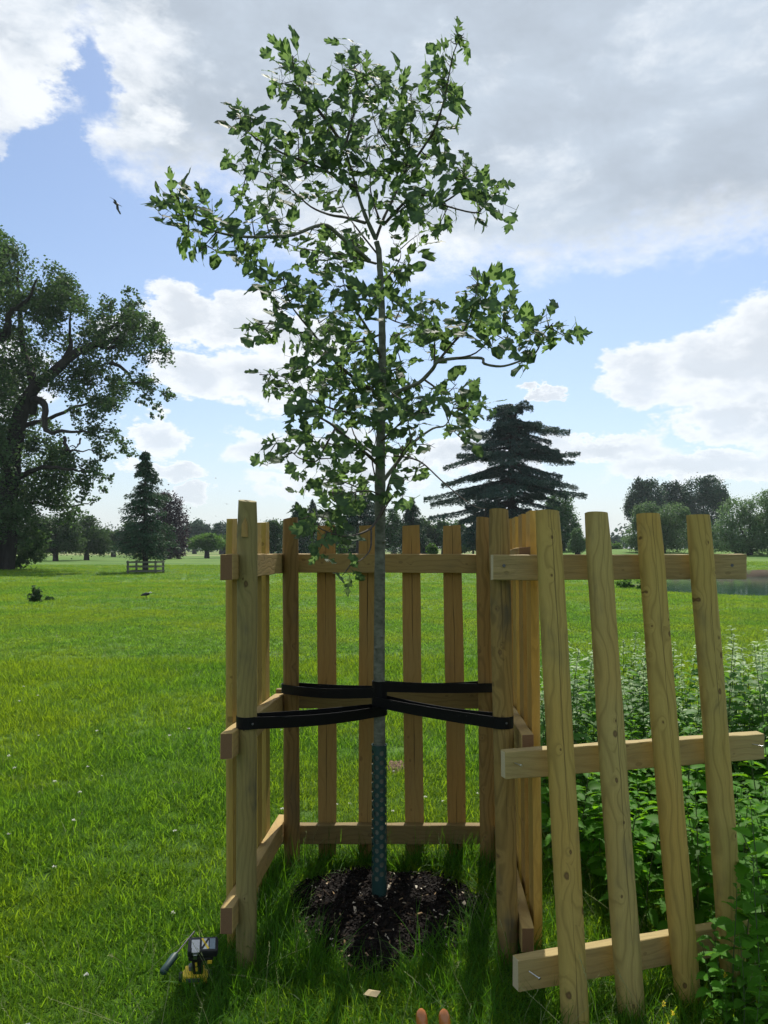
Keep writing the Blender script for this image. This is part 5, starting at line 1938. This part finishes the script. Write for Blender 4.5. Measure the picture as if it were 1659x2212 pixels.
    # pines with bare stems
    for u, d, hh, lab in ((772, 90, 7.6, 'flat-topped pine with a bare straight trunk left of the oak stem'), (788, 96, 7.8, 'second pine with a slightly leaning bare trunk close to the oak stem')):
        b, d = far_base(u, d=d)
        conifer('pine_tree', lab, b, hh, lambda q: (2.3 if u < 780 else 2.9) * (0.45 + 0.55 * math.sin(math.pi * (q * .8 + .12))), 'leaf_cedar', 46, .06, 4.0, .34, 80, .17, .10, .10, group='pines behind the guard')
    # undergrowth
    for u, d, r, lab in ((738, 80, 9, 'small bright bush beneath the pines'), (932, 80, 9, 'small bright bush at the foot of the pointed spruce'), (700, 95, 18, 'dark bush between the spruces and the pines'), (760, 100, 20, 'dark bush behind the bare pine trunks')):
        b, d = far_base(u, d=d)
        make_tree('bush', lab, 'bush', b, .2, .06, blobs_px(b, d, [(u, 1187, r, 10), (u + r * .6, 1190, r * .7, 7)]), 1500, .26, 'leaf_fresh' if r < 10 else 'leaf_oak', 'bushes under the far trees')
    # the great cedar
    b, d = far_base(1105, d=74)
    k = 0.470
    H = EYE + (HY - 870) * d / F
    t = thing('cedar_tree', 'great layered cedar with flat dark branches right of the young oak', 'conifer', b)
    mb = MB()
    tr = [P(1105, 1225, d), P(1105, 1150, d), P(1104, 1050, d), P(1104, 960, d), P(1112, 905, d), P(1118, 876, d)]
    mb.tube([p - b for p in tr], [.42, .36, .33, .26, .16, .05], 10)
    mb.build('trunk', M['bark_oak'], t)
    br = MB()
    def cp(x, y): return 879 + x * k, 818.6 + y * k
    tips = [(505, 130, 605, 140, 1), (500, 190, 690, 225, 1), (490, 215, 740, 262, 1), (490, 255, 690, 300, 1), (485, 300, 700, 340, 1), (485, 330, 790, 352, 1), (485, 365, 785, 398, 1), (485, 400, 700, 450, 1), (490, 455, 805, 500, 1), (490, 490, 760, 540, 1), (490, 530, 690, 580, 1),
            (500, 120, 380, 170, -1), (490, 165, 345, 235, -1), (485, 225, 330, 290, -1), (480, 270, 270, 330, -1), (480, 310, 230, 365, -1), (480, 345, 175, 432, -1), (480, 400, 150, 480, -1), (480, 430, 170, 500, -1), (480, 480, 65, 552, -1), (480, 500, 130, 590, -1), (480, 560, 105, 640, -1), (480, 590, 250, 660, -1)]
    specs = []
    for (x0, y0, x1, y1, s) in tips:
        x1 += random.uniform(-38, 22) * s; y1 += random.uniform(-14, 14); y0 += random.uniform(-16, 10)
        a = P(*cp(x0, y0), d) - b; e = P(*cp(x1, y1), d) - b
        a.y = 0; a.x *= 0.2
        specs.append((a, e, random.uniform(-1.2, 1.2)))
        # companions pointing to and from the camera
        L = abs(e.x - a.x)
        for q in range(2):
            f2 = random.uniform(.40, .80)
            specs.append((a + Vector((0, 0, random.uniform(-.5, .5))), Vector((a.x + (e.x - a.x) * f2, random.uniform(-1.4, 1.4), a.z + (e.z - a.z) * f2 + random.uniform(-.55, .45))), 0))
        for q in range(2):
            ang = random.uniform(0.35, 2.8) * random.choice((-1, 1))
            L2 = L * random.uniform(.6, .95)
            specs.append((a, Vector((L2 * math.cos(ang), L2 * math.sin(ang), e.z + random.uniform(-.2, .35))), 0))
    for q in range(34):
        f = random.random() ** .8 * .90 + .06
        zz = (P(0, 1195, d).z) * (1 - f) + P(0, 868, d).z * f
        L = (6.3 * (1 - f) ** .75 + .35) * random.uniform(.45, .95)
        ang = random.uniform(0, 6.283)
        specs.append((Vector((0, 0, zz)), Vector((L * math.cos(ang), L * math.sin(ang), zz - L * random.uniform(.02, .24))), 0))
    cents, axes = [], []
    for a, e, dy in specs:
        e = Vector((e.x, e.y + dy, e.z))
        arch = random.uniform(-.01, .09)
        L = (e - a).length
        n = 8
        pts = []
        for i in range(n):
            s = i / (n - 1)
            p = a.lerp(e, s)
            p.z += L * arch * math.sin(math.pi * s) + L * .04 * s ** 4 + random.uniform(-.07, .07)
            pts.append(p)
        br.tube(pts, [max(.02, .13 * (1 - i / n)) for i in range(n)], 5)
        m = int(170 * L + 110)
        s = rng.uniform(.16, 1.03, m) ** .75
        px = np.array([[p.x, p.y, p.z] for p in pts])
        c = np.stack([np.interp(s, np.linspace(0, 1, n), px[:, j]) for j in range(3)], -1)
        dv = (e - a); dv.z = 0; dv.normalize()
        wid = 0.33 * L * np.sqrt(np.clip(1.04 - s, 0, 1)) * (0.45 + s) + .22
        lat = rng.uniform(-1, 1, m) * wid
        # sprays grouped along side twigs
        s2 = s
        c = np.stack([np.interp(s2, np.linspace(0, 1, n), px[:, j]) for j in range(3)], -1)
        c[:, 0] += -dv.y * lat; c[:, 1] += dv.x * lat
        c[:, 2] += rng.normal(0, .065, m) + .05 * np.sin(s * 23 + lat * 5) * (s > .25) - np.abs(lat) * .13 - .30 * rng.random(m) ** 3
        cents.append(c)
        axes.append(np.stack([np.full(m, dv.x) - dv.y * np.sign(lat) * .8, np.full(m, dv.y) + dv.x * np.sign(lat) * .8, np.full(m, -.35)], -1) + rng.normal(0, .25, (m, 3)))
    br.build('branches', M['bark_oak'], t)['kind'] = 'stuff'
    c = np.concatenate(cents)
    v, f = leaf_quads(c, .26 * rng.uniform(.5, 1.5, len(c)), aspect=.26, axis=np.concatenate(axes))
    link('crown', np_mesh('crown', v, f, M['leaf_cedar']), t)
    # slimmer cedar in its left skirts
    b, d = far_base(1048, d=70)
    conifer('cedar_tree', 'slim smaller cedar under the left boughs of the great cedar', b, 6.9, lambda q: 1.9 * (1 - q) ** .6 + .4, 'leaf_cedar', 44, .22, 1.0, .30, 90, .11, .05, .10, whorl=[.25, .42, .58, .74, .9])
    b, d = far_base(1022, d=78)
    conifer('cedar_tree', 'thin cedar with a bare lower trunk behind the rear right palings', b, 5.6, lambda q: 2.0 * (1 - q) ** .5 + .3, 'leaf_cedar', 36, .15, 2.0, .30, 90, .09, .05, .10)
    # a far wood closing the horizon
    n = 0
    bl = []
    for i in range(170):
        dd = random.uniform(300, 420)
        u = random.uniform(-500, 2200)
        x = (u - CX) * dd / F
        h = random.uniform(8, 14) * (0.6 if 1230 < u < 1360 else 1)
        bl.append((x, dd, h * .45 + (1.3 if u > 1000 else 0), random.uniform(7, 13), 6, h * .55))
    p = ball_points(bl, 26000, 12, .25, .2)
    v, f = leaf_quads(p, 1.6 * rng.uniform(.6, 1.3, len(p)))
    o = link('far_wood', np_mesh('far_wood', v, f, M['leaf_poplar']))
    tag(o, 'far wood along the horizon behind the park trees', kind='stuff')


build_far_trees()


def build_meadow_things():
    # low rail fence round the young cedar
    d = EYE * F / (1238 - HY)
    c = P(315, 1238, d); c.z = 0
    g = thing('rail_fence', 'low square post and rail fence around the young cedar', 'fence', c)
    w = 0.86
    for sx, sy in ((-1, -1), (1, -1), (1, 1), (-1, 1)):
        mb = MB()
        mb.box((sx * w - .055, sy * w - .055, -.1), (sx * w + .055, sy * w + .055, .80), bevel=.01)
        mb.build('post', M['grey_rail'], g)
    for z in (.14, .42, .70):
        for s in (-1, 1):
            mb = MB(); mb.box((-w, s * (w + .08) - .02, z - .045), (w, s * (w + .08) + .02, z + .045)); mb.build('rail', M['grey_rail'], g)
            mb = MB(); mb.box((s * (w + .08) - .02, -w, z - .045), (s * (w + .08) + .02, w, z + .045)); mb.build('rail', M['grey_rail'], g)
    # bushes on the lawn
    for u, v, r, h, lab in ((77, 1302, 13, 30, 'small dark shrub standing alone on the left lawn'), (105, 1299, 9, 8, 'tiny low bush right of the lone shrub')):
        d = EYE * F / (v - HY)
        b = P(u, v, d); b.z = 0
        make_tree('shrub', lab, 'shrub', b, .1, .015, blobs_px(b, d, [(u - r * .3, v - h * .55, r * .7, h * .5), (u + r * .4, v - h * .5, r * .6, h * .45), (u, v - h * .35, r, h * .35)]), 700, .07, 'leaf_oak', limbs=3, spread=.3)
    # wire mesh guard standing on the lawn
    d = 20.5
    b = P(1156, 1316, d); b.z = 0
    g = thing('wire_guard', 'green wire mesh guard standing on the lawn beyond the right palings', 'wire guard', b)
    rr, hh = .16, 1.05
    mb = MB()
    for k in range(10):
        a = 2 * math.pi * k / 10
        mb.tube([(rr * math.cos(a), rr * math.sin(a), 0), (rr * math.cos(a), rr * math.sin(a), hh)], .004, 4)
    for j in range(12):
        z = .05 + j * .09
        mb.tube([(rr * math.cos(2 * math.pi * k / 12), rr * math.sin(2 * math.pi * k / 12), z) for k in range(13)], .004, 4)
    mb.build('wire_mesh', M['mesh_green'], g)
    mb = MB(); mb.tube([(0, 0, 0), (0.01, 0, .9)], .012, 6); mb.build('stake', M['bark_far'], g)
    # plants along the pond bank
    i = 0
    for (x, y, s, lab) in ((11.8, 35.5, .5, 'leafy weed clump on the near left bank of the pond'), (13.0, 37.2, .4, 'second weed clump further along the near pond bank'), (10.6, 34.0, .35, 'low weed clump at the left end of the pond bank'),
                           (36.2, 60.5, .6, 'dark tuft on the far bank nearest the water'), (33.0, 64.0, .5, 'small dark tuft higher on the far bank'), (29.0, 66.0, .4, 'small tuft on the far bank behind the rail end'), (38.5, 66.0, .6, 'dark tuft at the right edge of the far bank'), (31.0, 61.0, .35, 'little tuft close above the far waterline')):
        b = Vector((x, y, float(ground_h(x, y))))
        bl = [(random.uniform(-.5, .5) * s * 2, random.uniform(-.3, .3), s * .45, s * .8, s * .7, s * .45) for _ in range(4)]
        make_tree('bank_weed', lab, 'plant', b, .05, .01, bl, 500, .14, 'leaf_oak' if y > 50 else 'leaf_fresh', 'weeds on the pond banks', limbs=2, spread=.3)


build_meadow_things()


def bird(name, label, pos, span, heading, flap, group=None, pitch=0.0):
    t = thing(name, label, 'bird', pos, group)
    L = span * .42
    mb = MB()
    mb.tube([(-L * .55, 0, 0), (-L * .3, 0, 0), (0, 0, 0), (L * .28, 0, .01 * span), (L * .42, 0, .02 * span), (L * .50, 0, .02 * span), (L * .60, 0, .012 * span)], [L * .03, L * .09, L * .14, L * .11, L * .085, L * .06, L * .008], 8)
    mb.build('body', M['feather'], t)
    tl = MB()
    tl.add([(-L * .45, -.03 * span, 0), (-L * .45, .03 * span, 0), (-L * .85, .075 * span, .0), (-L * .85, -.075 * span, .0), (-L * .45, 0, .01 * span), (-L * .85, 0, .008 * span)], [(0, 1, 4), (0, 4, 5, 3), (4, 1, 2, 5), (0, 3, 2, 1)])
    tl.build('tail', M['feather'], t)
    for s, ang in ((1, flap[0]), (-1, flap[1])):
        w = MB()
        h = span * .5
        e = Vector((L * .10, s * h * .45 * math.cos(ang), h * .45 * math.sin(ang)))
        a2 = ang * .2 - .25
        tip = e + Vector((-L * .22, s * h * .58 * math.cos(a2), h * .58 * math.sin(a2)))
        r0, r1 = Vector((L * .2, s * L * .1, .02)), Vector((-L * .2, s * L * .1, .02))
        e1 = e + Vector((-L * .48, 0, 0))
        v = [r0, e, tip, e.lerp(tip, .6) + Vector((-L * .40, 0, 0)), e1, r1]
        th = Vector((0, 0, -.008 * span))
        w.add(v + [p + th for p in v], [(0, 1, 4, 5), (1, 2, 3, 4), (11, 10, 7, 6), (10, 9, 8, 7)] + [(i, (i + 1) % 6, 6 + (i + 1) % 6, 6 + i) for i in range(6)])
        w.build('wing', M['feather'], t)
    t.rotation_euler = (0.25, pitch, heading)
    return t


def build_birds():
    d = 26.0
    bird('flying_bird', 'black crow flying with raised wings in the blue gap at upper left', P(251, 440, d), .72, R(150), (.35, -.75), pitch=-.5)
    for u, v, d, s, lab, hd in ((466, 1033, 90, .8, 'tiny bird highest in the flock above the left palings', 20), (517, 1061, 80, .8, 'tiny bird just left of the front left post top', 200), (490, 1089, 60, .8, 'tiny gull-shaped bird low over the left palings', 90),
                               (376, 1076, 90, .8, 'tiny bird above the copper beech', 10), (466, 1115, 100, .7, 'faint tiny bird lowest in the flock', 80), (895, 1009, 80, .8, 'tiny bird right of the oak stem', 160), (1111, 752, 120, .5, 'speck of a bird high right of the crown', 60)):
        bird('flying_bird', lab, P(u, v, d), s * .55, R(hd), (random.uniform(.1, .5), random.uniform(.1, .5)), 'birds in the sky')
    # bird on the lawn
    d = EYE * F / (1296 - HY)
    b = P(316, 1296, d); b.z = 0.06
    t = thing('standing_bird', 'dark bird with a pale head feeding on the lawn left of the guard', 'bird', b)
    t.scale = (.7, .7, .7)
    mb = MB()
    mb.tube([(-.24, 0, .10), (-.14, 0, .14), (0, 0, .17), (.10, 0, .18), (.14, 0, .21)], [.015, .05, .075, .055, .03], 8)
    mb.build('body', M['feather'], t)
    mb = MB()
    mb.tube([(.12, 0, .20), (.16, 0, .235), (.20, 0, .24), (.25, 0, .225)], [.03, .035, .025, .004], 8)
    mb.build('head', M['feather_pale'], t)
    for s in (-1, 1):
        mb = MB(); mb.tube([(0, .03 * s, .12), (.01, .03 * s, 0)], .006, 5); mb.build('leg', M['feather'], t)


build_birds()

# ------------------------------------------------------------------ tools in the grass


def build_drill():
    """cordless drill standing on its head in the grass, battery up"""
    d = 2.84
    c = P(421, 2118, d)
    t = thing('cordless_drill', 'yellow and black cordless drill lying upside down in the grass', 'power tool', (c.x + .012, d, 0.026))
    # local: X right, Y away, Z up (drill upside down)
    b = MB()
    b.tube([(-.062, 0, .006), (-.058, 0, .006), (-.02, 0, .004), (.022, 0, .002), (.036, 0, 0)], [.020, .024, .027, .029, .024], 16)
    b.box((-.055, -.029, .012), (.022, .029, .034), bevel=.006)
    b.build('body', M['yellow_plastic'], t)
    b = MB(); b.tube([(.035, 0, 0), (.050, 0, -.002), (.057, 0, -.002)], [.027, .028, .022], 14); b.build('motor_cap', M['black_plastic'], t)
    b = MB(); b.tube([(-.061, 0, .004), (-.066, 0, .003), (-.074, 0, .002), (-.077, 0, .002)], [.019, .021, .019, .012], 14); b.build('chuck', M['black_plastic'], t)
    b = MB()
    b.box((-.048, -.0315, .006), (.008, -.0285, .026), bevel=.001)
    b.build('name_plate', M['grey_plastic'], t)
    # handle
    h = MB()
    tilt = Matrix.Rotation(R(-7), 4, 'Y')
    h.box((-.020, -.018, .020), (.022, .018, .118), bevel=.011, M4=tilt)
    h.build('handle', M['black_plastic'], t)
    for z in (.062, .088):
        s = MB(); s.box((-.006, -.0205, z - .009), (.002, -.0170, z + .009), bevel=.001, M4=tilt); s.build('grip_stripe', M['yellow_plastic'], t)
    s = MB(); s.box((-.034, -.010, .045), (-.016, .010, .070), bevel=.005, M4=tilt); s.build('trigger', M['grey_plastic'], t)
    f = MB(); f.box((-.046, -.030, .112), (.052, .030, .134), bevel=.008); f.build('battery_foot', M['black_plastic'], t)
    f = MB(); f.box((.030, -.0315, .100), (.048, -.0285, .118), bevel=.002); f.build('light', M['yellow_plastic'], t)
    bt = MB(); bt.box((-.050, -.035, .136), (.068, .038, .172), bevel=.010)
    bat = bt.build('battery', M['black_plastic'], t)
    l = MB(); l.box((.004, -.026, .1712), (.030, .026, .1732), bevel=.0005); l.build('battery_label', M['label_white'], bat)
    l = MB(); l.box((.034, -.026, .1712), (.056, .026, .1732), bevel=.0005); l.build('battery_label', M['label_grey'], bat)
    for (x0, y0, x1, y1) in ((.004, -.026, .030, .026), (.030, -.026, .004, .026)):
        l = MB()
        dv = Vector((x1 - x0, y1 - y0, 0)).normalized() * .0; sd = Vector((-(y1 - y0), x1 - x0, 0)).normalized() * .004
        a, e = Vector((x0, y0, .1745)), Vector((x1, y1, .1745))
        l.add([a - sd, a + sd, e + sd, e - sd], [(0, 1, 2, 3)])
        l.build('label_stripe', M['black_plastic' if x0 < x1 else 'yellow_plastic'], bat)
    hk = MB()
    hk.box((-.036, -.020, .1725), (-.004, .020, .1745), bevel=.0008)
    hk.box((-.030, -.044, .1600), (-.008, -.040, .1725), bevel=.0008)
    hk.box((-.034, -.042, .1725), (-.004, -.018, .1743), bevel=.0008)
    hk.box((-.026, -.046, .140), (-.012, -.043, .162), bevel=.0008)
    hk.build('belt_hook', M['steel'], t)
    t.rotation_euler = (R(20), R(4), R(12))
    t.scale = (.88, .88, .88)
    # driver beside it
    a, e = P(350, 2112, 2.83), P(388, 2076, 2.92)
    a.z, e.z = .045, .085
    g = thing('screwdriver', 'dark teal handled screwdriver lying in the grass left of the drill', 'hand tool', a)
    ax = e - a
    m = MB(); m.tube([(0, 0, 0), ax * .06, ax * .3, ax * .7, ax * .82], [.009, .014, .013, .014, .008], 10); m.build('handle', M['teal_grip'], g)
    m = MB(); m.tube([ax * .82, ax * 1.9 + Vector((0, 0, -.01))], .0032, 6); m.build('shaft', M['dark_steel'], g)


build_drill()


def build_shears():
    """long wooden handles of a cutting tool stuck upright in the ground at the bottom edge"""
    g = thing('garden_shears', 'two varnished wooden handle ends of a garden tool at the bottom edge', 'hand tool', (0.11, 1.62, 0))
    org = Vector((0.11, 1.62, 0))
    piv = Vector((0.135, 1.60, .20))
    for (u, v) in ((909, 2179), (958, 2180)):
        top = P(u, v, 1.80)
        pts = [top, top + Vector((.0005, -.001, -.004)), top + Vector((.001, -.003, -.012)), top + Vector((.002, -.005, -.024)), top + Vector((.004, -.010, -.036)), top + Vector((.009, -.02, -.06)), top.lerp(piv, .55), piv + Vector((0, 0, .06))]
        rad = [.004, .009, .0125, .0135, .0120, .0125, .0130, .011]
        m = MB(); m.tube([p - org for p in pts], rad, 14)
        m.build('handle', M['varnish'], g)
    for s in (-1, 1):
        m = MB()
        a = piv - org + Vector((0, .003 * s, .07)); e = Vector((.01 * s + .02, .003 * s, -.02))
        m.add([a + Vector((-.012, -.0015, 0)), a + Vector((.012, -.0015, 0)), e + Vector((.02, -.0015, .08)), e + Vector((0, -.0015, 0)), a + Vector((-.012, .0015, 0)), a + Vector((.012, .0015, 0)), e + Vector((.02, .0015, .08)), e + Vector((0, .0015, 0))],
              [(0, 1, 2, 3), (7, 6, 5, 4), (0, 4, 5, 1), (1, 5, 6, 2), (2, 6, 7, 3), (3, 7, 4, 0)])
        m.build('blade', M['steel'], g)
    # dry leaf in the grass
    p = P(803, 2190, 2.62); p.z = .085
    m = MB()
    m.add([p + Vector((-.028, 0, .002)), p + Vector((-.010, .018, .010)), p + Vector((.014, .020, .004)), p + Vector((.030, .006, .010)), p + Vector((.016, -.012, .0)), p + Vector((-.012, -.014, .006)), p + Vector((0, .002, .012))], [(0, 5, 6), (5, 4, 6), (4, 3, 6), (3, 2, 6), (2, 1, 6), (1, 0, 6)])
    tag(m.build('dry_leaf', M['dry_leaf']), 'pale dry leaf lying in the grass near the bottom edge', 'leaf')


build_shears()


def build_haze():
    m, nt, out = new_mat('summer_haze')
    v = nt.nodes.new('ShaderNodeVolumePrincipled')
    v.inputs['Color'].default_value = (0.80, 0.91, 1.0, 1)
    v.inputs['Density'].default_value = 0.00020
    v.inputs['Anisotropy'].default_value = 0.25
    nt.links.new(v.outputs[0], out.inputs['Volume'])
    mb = MB()
    mb.box((-2600, -70, -2.6), (2600, 3100, 34))
    o = mb.build('haze', m)
    tag(o, kind='stuff')
    o['label'] = 'thin pale summer haze over the whole park'


build_haze()
